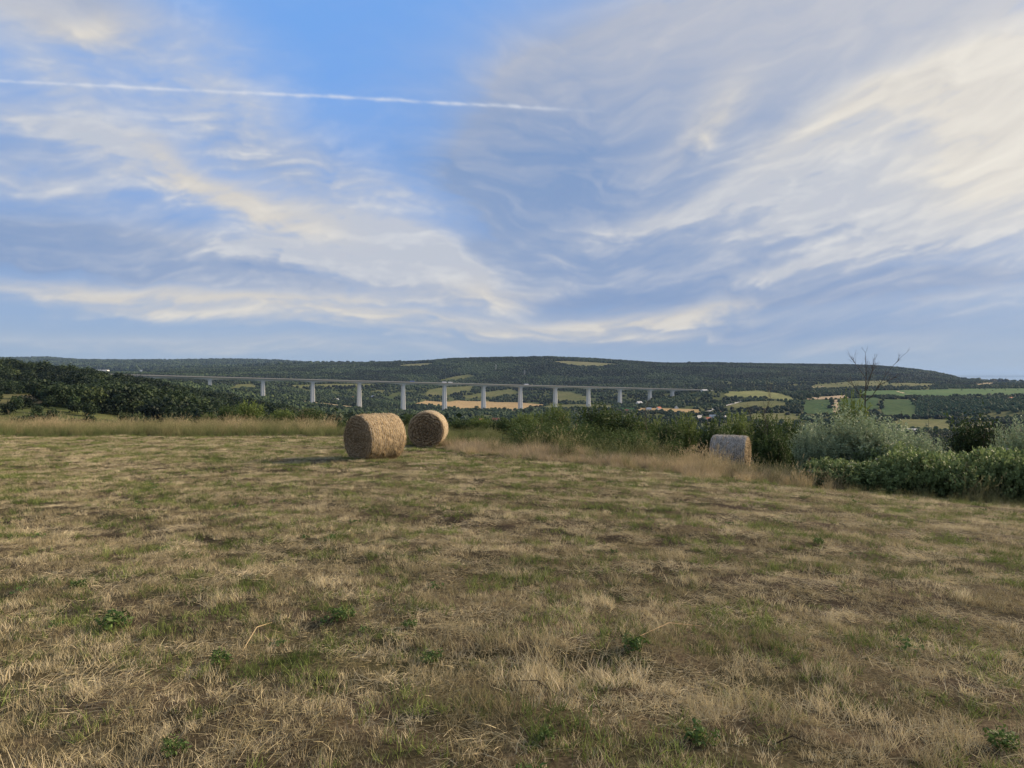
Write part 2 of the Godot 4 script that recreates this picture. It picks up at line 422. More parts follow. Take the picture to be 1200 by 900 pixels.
func thing(called: String, label: String, category: String, at: Vector3, group := "") -> Node3D:
	var o := Node3D.new()
	o.name = numbered(called)
	add_child(o)
	o.position = at
	tag(o, label, category, group)
	return o


func put(called: String, mesh: Mesh, m: Material, parent: Node) -> MeshInstance3D:
	var o := MeshInstance3D.new()
	o.name = numbered(called) if parent == self else called
	o.mesh = mesh
	if m:
		o.material_override = null
		for s in mesh.get_surface_count():
			o.set_surface_override_material(s, m)
	parent.add_child(o, true)
	return o


# a heap of triangles that becomes one mesh
class Heap:
	var v := PackedVector3Array()
	var c := PackedColorArray()
	var n := PackedVector3Array()
	var ix := PackedInt32Array()

	func quad(a: Vector3, b: Vector3, cc: Vector3, d: Vector3, col: Color) -> void:
		var k := v.size()
		v.push_back(a); v.push_back(b); v.push_back(cc); v.push_back(d)
		c.push_back(col); c.push_back(col); c.push_back(col); c.push_back(col)
		ix.push_back(k); ix.push_back(k + 1); ix.push_back(k + 2)
		ix.push_back(k); ix.push_back(k + 2); ix.push_back(k + 3)

	func tri(a: Vector3, b: Vector3, cc: Vector3, col: Color) -> void:
		var k := v.size()
		v.push_back(a); v.push_back(b); v.push_back(cc)
		c.push_back(col); c.push_back(col); c.push_back(col)
		ix.push_back(k); ix.push_back(k + 1); ix.push_back(k + 2)

	func box(lo: Vector3, hi: Vector3, col := Color.WHITE) -> void:
		var p := [lo, Vector3(hi.x, lo.y, lo.z), Vector3(hi.x, hi.y, lo.z), Vector3(lo.x, hi.y, lo.z), Vector3(lo.x, lo.y, hi.z), Vector3(hi.x, lo.y, hi.z), hi, Vector3(lo.x, hi.y, hi.z)]
		for f in [[0, 1, 2, 3], [5, 4, 7, 6], [4, 0, 3, 7], [1, 5, 6, 2], [3, 2, 6, 7], [4, 5, 1, 0]]:
			quad(p[f[0]], p[f[1]], p[f[2]], p[f[3]], col)

	func bar(a: Vector3, b: Vector3, r0: float, r1: float, col := Color.WHITE, sides := 5) -> void:
		var ax := (b - a).normalized()
		var s := ax.cross(Vector3.UP if absf(ax.y) < 0.9 else Vector3.RIGHT).normalized()
		var t := ax.cross(s)
		for k in sides:
			var q0 := TAU * k / sides
			var q1 := TAU * (k + 1) / sides
			var d0 := s * cos(q0) + t * sin(q0)
			var d1 := s * cos(q1) + t * sin(q1)
			quad(a + d0 * r0, b + d0 * r1, b + d1 * r1, a + d1 * r0, col)

	func mesh(smooth := false) -> ArrayMesh:
		var arr := []
		arr.resize(Mesh.ARRAY_MAX)
		arr[Mesh.ARRAY_VERTEX] = v
		arr[Mesh.ARRAY_COLOR] = c
		arr[Mesh.ARRAY_INDEX] = ix
		if n.size() == v.size():
			arr[Mesh.ARRAY_NORMAL] = n
		var am := ArrayMesh.new()
		if smooth:
			var st := SurfaceTool.new()
			st.create_from_arrays(arr)
			st.generate_normals()
			return st.commit()
		am.add_surface_from_arrays(Mesh.PRIMITIVE_TRIANGLES, arr)
		return am


func grid_heap(verts: PackedVector3Array, cols: PackedColorArray, nx: int, ny: int) -> Heap:
	var h := Heap.new()
	h.v = verts
	h.c = cols
	var ix := PackedInt32Array()
	ix.resize((nx - 1) * (ny - 1) * 6)
	var o := 0
	for j in ny - 1:
		for i in nx - 1:
			var k := j * nx + i
			ix[o] = k; ix[o + 1] = k + nx; ix[o + 2] = k + 1
			ix[o + 3] = k + 1; ix[o + 4] = k + nx; ix[o + 5] = k + nx + 1
			o += 6
	h.ix = ix
	return h


func scatter(called: String, mesh: Mesh, m: Material, tr: Array, cols: PackedColorArray, label: String) -> void:
	if tr.is_empty():
		return
	var mm := MultiMesh.new()
	mm.transform_format = MultiMesh.TRANSFORM_3D
	mm.use_colors = true
	mm.mesh = mesh
	mm.instance_count = tr.size()
	for i in tr.size():
		mm.set_instance_transform(i, tr[i])
		mm.set_instance_color(i, cols[i])
	var o := MultiMeshInstance3D.new()
	o.name = numbered(called)
	o.multimesh = mm
	o.material_override = m
	add_child(o)
	tag(o, label, "", "", "stuff")


# ---------------------------------------------------------------- terrain

func solve_terrain() -> void:
	var n := CTRL.size() / 3
	ctrl = PackedFloat64Array(CTRL)
	var w := n + 2
	var a: Array = []
	for i in n + 1:
		var row := PackedFloat64Array()
		row.resize(w)
		if i < n:
			for j in n:
				var dx: float = ctrl[i * 3] - ctrl[j * 3]
				var dd: float = ctrl[i * 3 + 1] - ctrl[j * 3 + 1]
				row[j] = sqrt(dx * dx + dd * dd + 1225.0)
			row[n] = 1.0
			row[n + 1] = ctrl[i * 3 + 2]
		else:
			for j in n:
				row[j] = 1.0
		a.append(row)
	var size := n + 1
	for k in size:
		var best := k
		for i in range(k + 1, size):
			if absf(a[i][k]) > absf(a[best][k]):
				best = i
		var tmp: PackedFloat64Array = a[k]
		a[k] = a[best]
		a[best] = tmp
		var pr: PackedFloat64Array = a[k]
		for i in range(k + 1, size):
			var r: PackedFloat64Array = a[i]
			var f: float = r[k] / pr[k]
			if f != 0.0:
				for j in range(k, w):
					r[j] -= f * pr[j]
				a[i] = r
	wts.resize(size)
	for k in range(size - 1, -1, -1):
		var r: PackedFloat64Array = a[k]
		var s := r[size]
		for j in range(k + 1, size):
			s -= r[j] * wts[j]
		wts[k] = s / r[k]
	LNX = LI1 - LI0 + 1
	LND = LJ1 - LJ0 + 1
	for i in LNX:
		latx.append(LA * sinh((i + LI0) * LS))
	for j in LND:
		latd.append(LA * sinh((j + LJ0) * LS))
	lath.resize(LNX * LND)
	sky_rows = []
	sky_rows.resize(LND)
	var id := WorkerThreadPool.add_group_task(lattice_row, LND)
	WorkerThreadPool.wait_for_group_task_completion(id)
	lath = PackedFloat32Array()
	for r in sky_rows:
		lath.append_array(r)
	sky_rows = []


func lattice_row(j: int) -> void:
	var row := PackedFloat32Array()
	row.resize(LNX)
	for i in LNX:
		row[i] = raw_height(latx[i], latd[j])
	sky_rows[j] = row


func field_height(x: float, d: float) -> float:
	var cx := clampf(x, -60, 60)
	var side := 0.10 * log(1.0 + exp((cx - 1.0) / 2.2)) * 2.2
	var side0 := 0.10 * log(1.0 + exp(-1.0 / 2.2)) * 2.2
	return -0.042 * d - (side - side0) * clampf(d / 20.0, -0.5, 2.0)


func raw_height(x: float, d: float) -> float:
	var t := smoothstep(44.0, 75.0, Vector2(x * 0.8, d).length())
	if t <= 0.0:
		return field_height(x, d)
	var n := wts.size() - 1
	var s := wts[n]
	for k in n:
		var dx := x - ctrl[k * 3]
		var dd := d - ctrl[k * 3 + 1]
		s += wts[k] * sqrt(dx * dx + dd * dd + 1225.0)
	return lerpf(field_height(x, d), s, t)


func ground(x: float, d: float) -> float:
	var t := Vector2(x * 0.8, d).length()
	if t < 44.0:
		return field_height(x, d)
	var fi := clampf(asinh(x / LA) / LS - LI0, 0.0, LNX - 1.001)
	var fj := clampf(asinh(d / LA) / LS - LJ0, 0.0, LND - 1.001)
	var i := int(fi)
	var j := int(fj)
	var tx := (x - latx[i]) / (latx[i + 1] - latx[i])
	var td := (d - latd[j]) / (latd[j + 1] - latd[j])
	var o := j * LNX + i
	return lerpf(lerpf(lath[o], lath[o + 1], tx), lerpf(lath[o + LNX], lath[o + LNX + 1], tx), td)


func pos(x: float, d: float, up := 0.0) -> Vector3:
	return Vector3(x, ground(x, d) + up, -d)


func make_terrain() -> void:
	var v := PackedVector3Array()
	var c := PackedColorArray()
	v.resize(LNX * LND)
	c.resize(LNX * LND)
	for j in LND:
		for i in LNX:
			var x := latx[i]
			var d := latd[j]
			var y := lath[j * LNX + i]
			if x > -52.0 and x < 52.0 and d > -10.0 and d < 54.0:
				y -= 0.5
			v[j * LNX + i] = Vector3(x, y, -d)
			var n1 := noise_b.get_noise_2d(x * 0.004, d * 0.004)
			var n2 := noise_b.get_noise_2d(x * 0.02 + 50.0, d * 0.012)
			var col := Color(0.065, 0.095, 0.036).lerp(Color(0.15, 0.155, 0.065), clampf(0.5 + n1 * 0.9 + n2 * 0.4, 0, 1))
			c[j * LNX + i] = col
	var o := put("ground", grid_heap(v, c, LNX, LND).mesh(true), M.land, self)
	tag(o, "rolling valley land of meadows, scrub and wooded hills", "", "", "structure")
	var h := Heap.new()
	h.quad(Vector3(1500, -112, -5500), Vector3(1500, -112, -42000), Vector3(42000, -112, -42000), Vector3(42000, -112, -5500), Color.WHITE)
	tag(put("lake", h.mesh(), M.water, self), "pale lake surface on the horizon beyond the end of the ridge", "", "", "structure")


# the edge of the mown part: how far ahead it lies at x
func mown_edge(x: float) -> float:
	var p := [[-60.0, 33.0], [-23.0, 32.0], [-8.0, 32.0], [-5.0, 29.0], [-2.0, 24.3], [-1.0, 22.2], [1.3, 21.5], [4.2, 19.3], [6.3, 18.8], [7.3, 18.0], [12.4, 17.2], [22.0, 15.5], [60.0, 12.0]]
	for k in p.size() - 1:
		if x < p[k + 1][0]:
			return lerpf(p[k][1], p[k + 1][1], clampf((x - p[k][0]) / (p[k + 1][0] - p[k][0]), 0, 1)) + noise_b.get_noise_2d(x * 0.5, 3.0) * 0.7
	return 12.0


# what grows where on the mown part; rows of the mower run from the left far side to the right near side
func field_mix(x: float, d: float) -> Array:
	var s := x * 0.93 - d * 0.36
	var t := x * 0.36 + d * 0.93
	var n1 := noise_b.get_noise_2d(s * 0.09, t * 0.33)
	var n2 := noise_b.get_noise_2d(s * 0.25 + 70.0, t * 0.7)
	var n3 := noise_b.get_noise_2d(x * 0.9 + 9.0, d * 0.9)
	# swaths of the mower and the rake: bare and littered lines about two metres apart
	var swath := sin((t + n1 * 1.3) * 2.9 + noise_b.get_noise_2d(s * 0.2, t * 0.2 + 30.0) * 2.0)
	var n4 := noise_b.get_noise_2d(x * 2.6 + 40.0, d * 2.6)
	var bare := clampf(0.13 + n1 * 0.9 + n3 * 0.7 + n4 * 0.9 + swath * 0.16, 0.0, 1.0)
	var green := clampf(0.43 + n2 * 0.6 + n3 * 0.6 + n4 * 1.1 - bare * 0.3 - swath * 0.1, 0.0, 1.0)
	# ground scraped bare by the rake: x, d, half length along the rows, half width
	for b in [[2.6, 5.9, 2.6, 0.5], [0.6, 6.6, 2.2, 0.45], [1.0, 9.0, 3.0, 0.7], [-2.6, 7.6, 1.6, 0.4], [5.5, 7.2, 2.5, 0.6], [4.0, 12.5, 4.0, 0.9], [-5.5, 11.0, 2.5, 0.5]]:
		var ux: float = (x - b[0]) * 0.93 - (d - b[1]) * 0.36
		var vx: float = (x - b[0]) * 0.36 + (d - b[1]) * 0.93
		bare += exp(-pow(ux / b[2], 2.0) - pow((vx + n4 * 0.3) / b[3], 2.0)) * (0.6 + n4 * 0.6)
	bare = clampf(bare, 0.0, 1.0)
	green = clampf(green + smoothstep(9.0, 20.0, d) * 0.14, 0.0, 1.0) * (1.0 - bare * 0.5)
	# a paler, longer strip left standing close by
	var strip := exp(-pow((t - 3.97 + noise_b.get_noise_2d(s * 0.3, 8.0) * 0.35) / 0.36, 2.0)) * smoothstep(-2.6, -1.0, s)
	return [bare, green, strip, n1, n3]


func field_bump(x: float, d: float) -> float:
	var t := x * 0.36 + d * 0.93
	var s := x * 0.93 - d * 0.36
	return sin(t * 2.9 + s * 0.13) * 0.012 + noise_b.get_noise_2d(s * 0.12 + 5.0, t * 0.5) * 0.06 + noise_b.get_noise_2d(x * 1.7, d * 1.7) * 0.035


func make_field() -> void:
	var xs := PackedFloat32Array()
	var ds := PackedFloat32Array()
	var x := -48.0
	while x <= 48.0:
		xs.append(x)
		x += 0.16 if absf(x) < 9.0 else 0.4
	var d := -6.0
	while d <= 52.0:
		ds.append(d)
		d += 0.14 if d > 0.0 and d < 14.0 else 0.32
	var v := PackedVector3Array()
	var c := PackedColorArray()
	for dd in ds:
		for xx in xs:
			var y := ground(xx, dd) + field_bump(xx, dd)
			if xx < -47.5 or xx > 47.5 or dd < -5.7 or dd > 51.6:
				y -= 0.6
			v.push_back(Vector3(xx, y, -dd))
			var f := field_mix(xx, dd)
			var n := noise_a.get_noise_2d(xx * 3.0, dd * 3.0)
			var col := Color(0.17, 0.135, 0.085).lerp(Color(0.060, 0.047, 0.035), clampf(f[0] + n * 0.5, 0, 1))
			col = col.lerp(Color(0.085, 0.10, 0.035), clampf(f[1] * 0.7, 0, 0.7))
			c.push_back(col)
	var o := put("field", grid_heap(v, c, xs.size(), ds.size()).mesh(true), M.soil, self)
	tag(o, "mown hay field with bare soil, straw litter and green patches", "", "", "structure")


var parcel_mask := {}


func make_parcels() -> void:
	var tint := {
		"hay_meadow": [Color(0.17, 0.165, 0.075), Color(0.15, 0.125, 0.07)], "meadow": [Color(0.135, 0.155, 0.060), Color(0.20, 0.20, 0.09)], "hilltop_meadow": [Color(0.20, 0.21, 0.10), Color(0.25, 0.24, 0.13)],
		"stubble_field": [Color(0.34, 0.28, 0.17), Color(0.40, 0.34, 0.22)], "wheat_field": [Color(0.47, 0.34, 0.17), Color(0.53, 0.39, 0.21)],
		"crop_field": [Color(0.035, 0.095, 0.035), Color(0.05, 0.11, 0.04)], "vineyard": [Color(0.05, 0.105, 0.042), Color(0.08, 0.13, 0.05)], "dirt_track": [Color(0.46, 0.36, 0.24), Color(0.52, 0.42, 0.29)],
	}
	var nth := 0
	for p in PARCELS:
		nth += 1
		var far: Array = p[2]
		var near: Array = p[3]
		var v := PackedVector3Array()
		var c := PackedColorArray()
		var cols := 0
		var rows := 17
		var bright := 1.0
		if "light green" in p[1] or "bright" in p[1]:
			bright = 1.5
		var line := PackedVector2Array()
		for r in rows:
			var t := r / float(rows - 1)
			cols = 0
			for k in far.size() - 1:
				for q in (13 if k == far.size() - 2 else 12):
					var f := q / 12.0
					var a := Vector2(lerpf(far[k][0], far[k + 1][0], f), lerpf(far[k][1], far[k + 1][1], f))
					var b := Vector2(lerpf(near[k][0], near[k + 1][0], f), lerpf(near[k][1], near[k + 1][1], f))
					var w := a.lerp(b, t)
					if r == 0 or r == rows - 1 or cols == 0:
						var wob := clampf(a.distance_to(b) * 0.03, 0.2, 9.0)
						w += Vector2(noise_b.get_noise_2d(w.x * 0.02, nth), noise_b.get_noise_2d(w.y * 0.02, nth + 40)) * wob
					v.push_back(pos(w.x, w.y, 0.9 if w.y > 1000 else 0.25))
					var n := noise_b.get_noise_2d(w.x * 0.011, w.y * 0.007 + nth * 9.0)
					var col: Color = tint[p[0]][0].lerp(tint[p[0]][1], clampf(0.5 + n, 0, 1)) * bright
					if p[0] == "hay_meadow":
						col = tint[p[0]][0].lerp(tint[p[0]][1], smoothstep(0.35, 0.55, (k + f) / 2.0 + n * 0.3))
					c.push_back(col)
					cols += 1
		var poly := PackedVector2Array()
		for k in far.size():
			poly.push_back(Vector2(far[k][0], far[k][1]))
		for k in range(near.size() - 1, -1, -1):
			poly.push_back(Vector2(near[k][0], near[k][1]))
		var lo := poly[0]
		var hi := poly[0]
		for q in poly:
			lo = lo.min(q)
			hi = hi.max(q)
		for gx in range(int(lo.x / 12.0) - 1, int(hi.x / 12.0) + 2):
			for gd in range(int(lo.y / 12.0) - 1, int(hi.y / 12.0) + 2):
				if Geometry2D.is_point_in_polygon(Vector2(gx * 12.0, gd * 12.0), poly):
					parcel_mask[Vector2i(gx, gd)] = true
		var o := put(p[0], grid_heap(v, c, cols, rows).mesh(true), M.land, self)
		tag(o, p[1], "", "", "structure")


func on_parcel(x: float, d: float) -> bool:
	return parcel_mask.has(Vector2i(roundi(x / 12.0), roundi(d / 12.0)))


# ---------------------------------------------------------------- viaduct

func pier_at(k: float) -> Vector2:
	return Vector2(1684.9 * (-0.42418 + 0.062674 * k), 1684.9 * (1.0 + 0.0338275 * k))


func deck_top(k: float) -> float:
	return -2.2 - 3.5 * k


func make_viaduct() -> void:
	var marks := [-3.0, -2.0, -1.0]
	for k in 12:
		marks.append(float(k))
	marks.append(11.79)
	marks.append(12.95)
	var a := pier_at(0.0)
	var b := pier_at(1.0)
	var along := Vector3(b.x - a.x, 0, -(b.y - a.y)).normalized()
	var across := Vector3(-along.z, 0, along.x)
	var root := thing("viaduct", "long pale concrete motorway viaduct on tall slender piers across the valley", "viaduct", Vector3(a.x, ground(a.x, a.y), -a.y))
	var org := root.position
	var place := func(k: float, y: float, s: float) -> Vector3:
		var p := pier_at(k)
		return Vector3(p.x, y, -p.y) + across * s - org
	for q in marks.size() - 1:
		var k0: float = marks[q]
		var k1: float = marks[q + 1]
		# box girder, deeper over the piers
		var g := Heap.new()
		var slab := Heap.new()
		var n := 10
		for i in n:
			var f0 := i / float(n)
			var f1 := (i + 1) / float(n)
			var ka := lerpf(k0, k1, f0)
			var kb := lerpf(k0, k1, f1)
			var da := 3.3 + 2.9 * pow(absf(f0 * 2.0 - 1.0), 2.0)
			var db := 3.3 + 2.9 * pow(absf(f1 * 2.0 - 1.0), 2.0)
			var ya := deck_top(ka) - 0.9
			var yb := deck_top(kb) - 0.9
			for s in [-1.0, 1.0]:
				g.quad(place.call(ka, ya, 6.2 * s), place.call(kb, yb, 6.2 * s), place.call(kb, yb - db, 4.6 * s), place.call(ka, ya - da, 4.6 * s), Color.WHITE)
				slab.quad(place.call(ka, ya + 0.9, 11.6 * s), place.call(kb, yb + 0.9, 11.6 * s), place.call(kb, yb + 0.35, 11.6 * s), place.call(ka, ya + 0.35, 11.6 * s), Color.WHITE)
				slab.quad(place.call(ka, ya + 0.35, 11.6 * s), place.call(kb, yb + 0.35, 11.6 * s), place.call(kb, yb - 0.02, 6.2 * s), place.call(ka, ya - 0.02, 6.2 * s), Color.WHITE)
			g.quad(place.call(ka, ya - da, -4.6), place.call(kb, yb - db, -4.6), place.call(kb, yb - db, 4.6), place.call(ka, ya - da, 4.6), Color.WHITE)
			slab.quad(place.call(ka, ya + 0.9, -11.6), place.call(kb, yb + 0.9, -11.6), place.call(kb, yb + 0.9, 11.6), place.call(ka, ya + 0.9, 11.6), Color.WHITE)
		put("girder", g.mesh(), M.concrete, root)
		var deck := put("deck", slab.mesh(), M.deck, root)
		var road := Heap.new()
		road.quad(place.call(k0, deck_top(k0) + 0.05, -10.6), place.call(k1, deck_top(k1) + 0.05, -10.6), place.call(k1, deck_top(k1) + 0.05, 10.6), place.call(k0, deck_top(k0) + 0.05, 10.6), Color.WHITE)
		put("road_surface", road.mesh(), M.asphalt, deck)
		for s in [-1.0, 1.0]:
			var wall := Heap.new()
			var y0 := deck_top(k0)
			var y1 := deck_top(k1)
			for o in [11.45, 11.7]:
				wall.quad(place.call(k0, y0 - 0.75, o * s), place.call(k1, y1 - 0.75, o * s), place.call(k1, y1 + 1.35, o * s), place.call(k0, y0 + 1.35, o * s), Color.WHITE)
			wall.quad(place.call(k0, y0 + 1.35, 11.45 * s), place.call(k1, y1 + 1.35, 11.45 * s), place.call(k1, y1 + 1.35, 11.7 * s), place.call(k0, y0 + 1.35, 11.7 * s), Color.WHITE)
			put("parapet", wall.mesh(), M.deck, deck)
	for q in range(1, marks.size() - 1):
		var k: float = marks[q]
		var p := pier_at(k)
		var top := deck_top(k) - 0.9 - 6.2
		var foot := ground(p.x, p.y) - 2.0
		if top - foot < 3.0:
			continue
		# hollow tapered shaft: two flat legs with a recessed web between them on the long faces
		var h := Heap.new()
		var hu := top - foot
		var sect := func(t: float) -> PackedVector3Array:
			var gr := 1.0 + (1.0 - t) * hu * 0.0042
			var l := 3.9 * gr
			var w := 5.6 * gr
			var r := 0.55
			var pts := PackedVector3Array()
			for e in [[l, w - 0.8], [l - 0.8, w], [1.15, w], [1.15, w - r], [-1.15, w - r], [-1.15, w], [-l + 0.8, w], [-l, w - 0.8], [-l, 1.3], [-l + r, 1.3], [-l + r, -1.3], [-l, -1.3], [-l, -w + 0.8], [-l + 0.8, -w], [-1.15, -w], [-1.15, -w + r], [1.15, -w + r], [1.15, -w], [l - 0.8, -w], [l, -w + 0.8], [l, -1.3], [l - r, -1.3], [l - r, 1.3], [l, 1.3]]:
				pts.push_back(Vector3(p.x, lerpf(foot, top - 2.6, t), -p.y) + along * e[0] + across * e[1] - org)
			return pts
		var levels := 5
		for i in levels:
			var s0: PackedVector3Array = sect.call(i / float(levels))
			var s1: PackedVector3Array = sect.call((i + 1) / float(levels))
			for e in s0.size():
				var e2 := (e + 1) % s0.size()
				h.quad(s0[e], s1[e], s1[e2], s0[e2], Color.WHITE)
		var pier := put("pier", h.mesh(), M.concrete, root)
		var cap := Heap.new()
		for tier in [[0.0, 1.3, 4.1, 5.8], [1.3, 2.6, 4.7, 6.6]]:
			var y0: float = top - 2.6 + tier[0]
			var y1: float = top - 2.6 + tier[1]
			var l: float = tier[2]
			var w: float = tier[3]
			var c8 := []
			for e in [[l, w], [-l, w], [-l, -w], [l, -w]]:
				c8.append(Vector3(p.x, 0, -p.y) + along * e[0] + across * e[1] - org)
			for e in 4:
				var e2 := (e + 1) % 4
				cap.quad(c8[e] + Vector3.UP * y0, c8[e] + Vector3.UP * y1, c8[e2] + Vector3.UP * y1, c8[e2] + Vector3.UP * y0, Color.WHITE)
			for y in [y0, y1]:
				cap.quad(c8[0] + Vector3.UP * y, c8[1] + Vector3.UP * y, c8[2] + Vector3.UP * y, c8[3] + Vector3.UP * y, Color.WHITE)
		put("pier_head", cap.mesh(), M.concrete, pier)
	# the abutment where the deck meets the far hillside
	var kk := 13.05
	var pe := pier_at(kk)
	var ab := Heap.new()
	var yb0 := ground(pe.x, pe.y) - 3.0
	for s in [-1.0, 1.0]:
		ab.quad(place.call(12.93, deck_top(12.93) + 0.3, 12.4 * s), place.call(13.25, deck_top(13.25) + 0.3, 12.4 * s), place.call(13.25, yb0 - 4.0, 12.4 * s), place.call(12.93, yb0 - 4.0, 12.4 * s), Color.WHITE)
	for e in [12.93, 13.25]:
		ab.quad(place.call(e, deck_top(e) + 0.3, -12.4), place.call(e, deck_top(e) + 0.3, 12.4), place.call(e, yb0 - 4.0, 12.4), place.call(e, yb0 - 4.0, -12.4), Color.WHITE)
	ab.quad(place.call(12.93, deck_top(12.93) + 0.3, -12.4), place.call(13.25, deck_top(13.25) + 0.3, -12.4), place.call(13.25, deck_top(13.25) + 0.3, 12.4), place.call(12.93, deck_top(12.93) + 0.3, 12.4), Color.WHITE)
	put("abutment", ab.mesh(), M.concrete, root)
	# traffic
	lorry(5.02, -6.0, "white box lorry crossing the viaduct above the pier left of the wheat field", M.truck_white, along)
	lorry(5.17, -6.0, "second white lorry following close behind another on the viaduct", M.truck_white, along)
	lorry(7.2, -6.0, "single white lorry on the viaduct above the middle of the wheat field", M.truck_white, along)
	lorry(4.2, 5.0, "small blue lorry on the viaduct near its middle", M.truck_blue, along)


func lorry(k: float, s: float, label: String, paint: Material, along: Vector3) -> void:
	var p := pier_at(k)
	var across := Vector3(-along.z, 0, along.x)
	var t := thing("lorry", label, "lorry", Vector3(p.x, deck_top(k) + 0.06, -p.y) + across * s, "lorries on the viaduct")
	t.rotation.y = atan2(-along.z, along.x)
	var h := Heap.new()
	h.box(Vector3(-6.6, 1.1, -1.25), Vector3(4.0, 4.0, 1.25))
	put("cargo_box", h.mesh(), paint, t)
	h = Heap.new()
	h.box(Vector3(4.3, 0.7, -1.2), Vector3(6.4, 3.2, 1.2))
	h.box(Vector3(-6.6, 0.75, -0.5), Vector3(4.3, 1.09, 0.5))
	var cab := put("cab", h.mesh(), paint, t)
	h = Heap.new()
	h.box(Vector3(6.402, 1.9, -1.05), Vector3(6.43, 2.9, 1.05))
	put("windscreen", h.mesh(), M.glass, cab)
	for x in [-5.4, -4.1, 4.9]:
		for z in [-1.05, 1.05]:
			h = Heap.new()
			h.bar(Vector3(x, 0.5, z - 0.15), Vector3(x, 0.5, z + 0.15), 0.5, 0.5, Color.WHITE, 12)
			put("wheel", h.mesh(), M.tyre, t)


# ---------------------------------------------------------------- buildings and pylons

func house(label: String, x: float, d: float, w: float, l: float, eave: float, pitch: float, turn: float, wall: Material, roof: Material, called := "house", group := "houses of the village on the valley floor") -> void:
	var t := thing(called, label, "house" if called == "house" else "building", pos(x, d, -0.3), group)
	t.rotation.y = turn
	var h := Heap.new()
	h.box(Vector3(-l / 2, 0, -w / 2), Vector3(l / 2, eave, w / 2))
	for s in [-1.0, 1.0]:
		h.tri(Vector3(s * l / 2, eave, -w / 2), Vector3(s * l / 2, eave + pitch, 0), Vector3(s * l / 2, eave, w / 2), Color.WHITE)
	put("wall", h.mesh(), wall, t)
	h = Heap.new()
	var o := 0.5
	var drop := pitch * o / (w / 2)
	for s in [-1.0, 1.0]:
		for lift in [0.05, 0.3]:
			h.quad(Vector3(-l / 2 - o, eave + pitch + lift, 0), Vector3(l / 2 + o, eave + pitch + lift, 0), Vector3(l / 2 + o, eave - drop + lift, s * (w / 2 + o)), Vector3(-l / 2 - o, eave - drop + lift, s * (w / 2 + o)), Color.WHITE)
		h.quad(Vector3(-l / 2 - o, eave - drop + 0.05, s * (w / 2 + o)), Vector3(l / 2 + o, eave - drop + 0.05, s * (w / 2 + o)), Vector3(l / 2 + o, eave - drop + 0.3, s * (w / 2 + o)), Vector3(-l / 2 - o, eave - drop + 0.3, s * (w / 2 + o)), Color.WHITE)
	var rf := put("roof", h.mesh(), roof, t)
	if called == "house":
		h = Heap.new()
		h.box(Vector3(l * 0.2, eave + pitch * 0.5, -0.9), Vector3(l * 0.2 + 0.7, eave + pitch + 1.0, -0.2))
		put("chimney", h.mesh(), M.roof_red, rf)
	var n := maxi(2, int(l / 4.0))
	for i in n:
		for s in [-1.0, 1.0]:
			h = Heap.new()
			var cx := -l / 2 + l * (i + 0.5) / n
			var z0: float = s * (w / 2 + 0.02)
			h.box(Vector3(cx - 0.6, minf(1.0, eave * 0.3), minf(z0, z0 + s * 0.04)), Vector3(cx + 0.6, minf(2.3, eave * 0.8), maxf(z0, z0 + s * 0.04)))
			put("window", h.mesh(), M.glass, t)


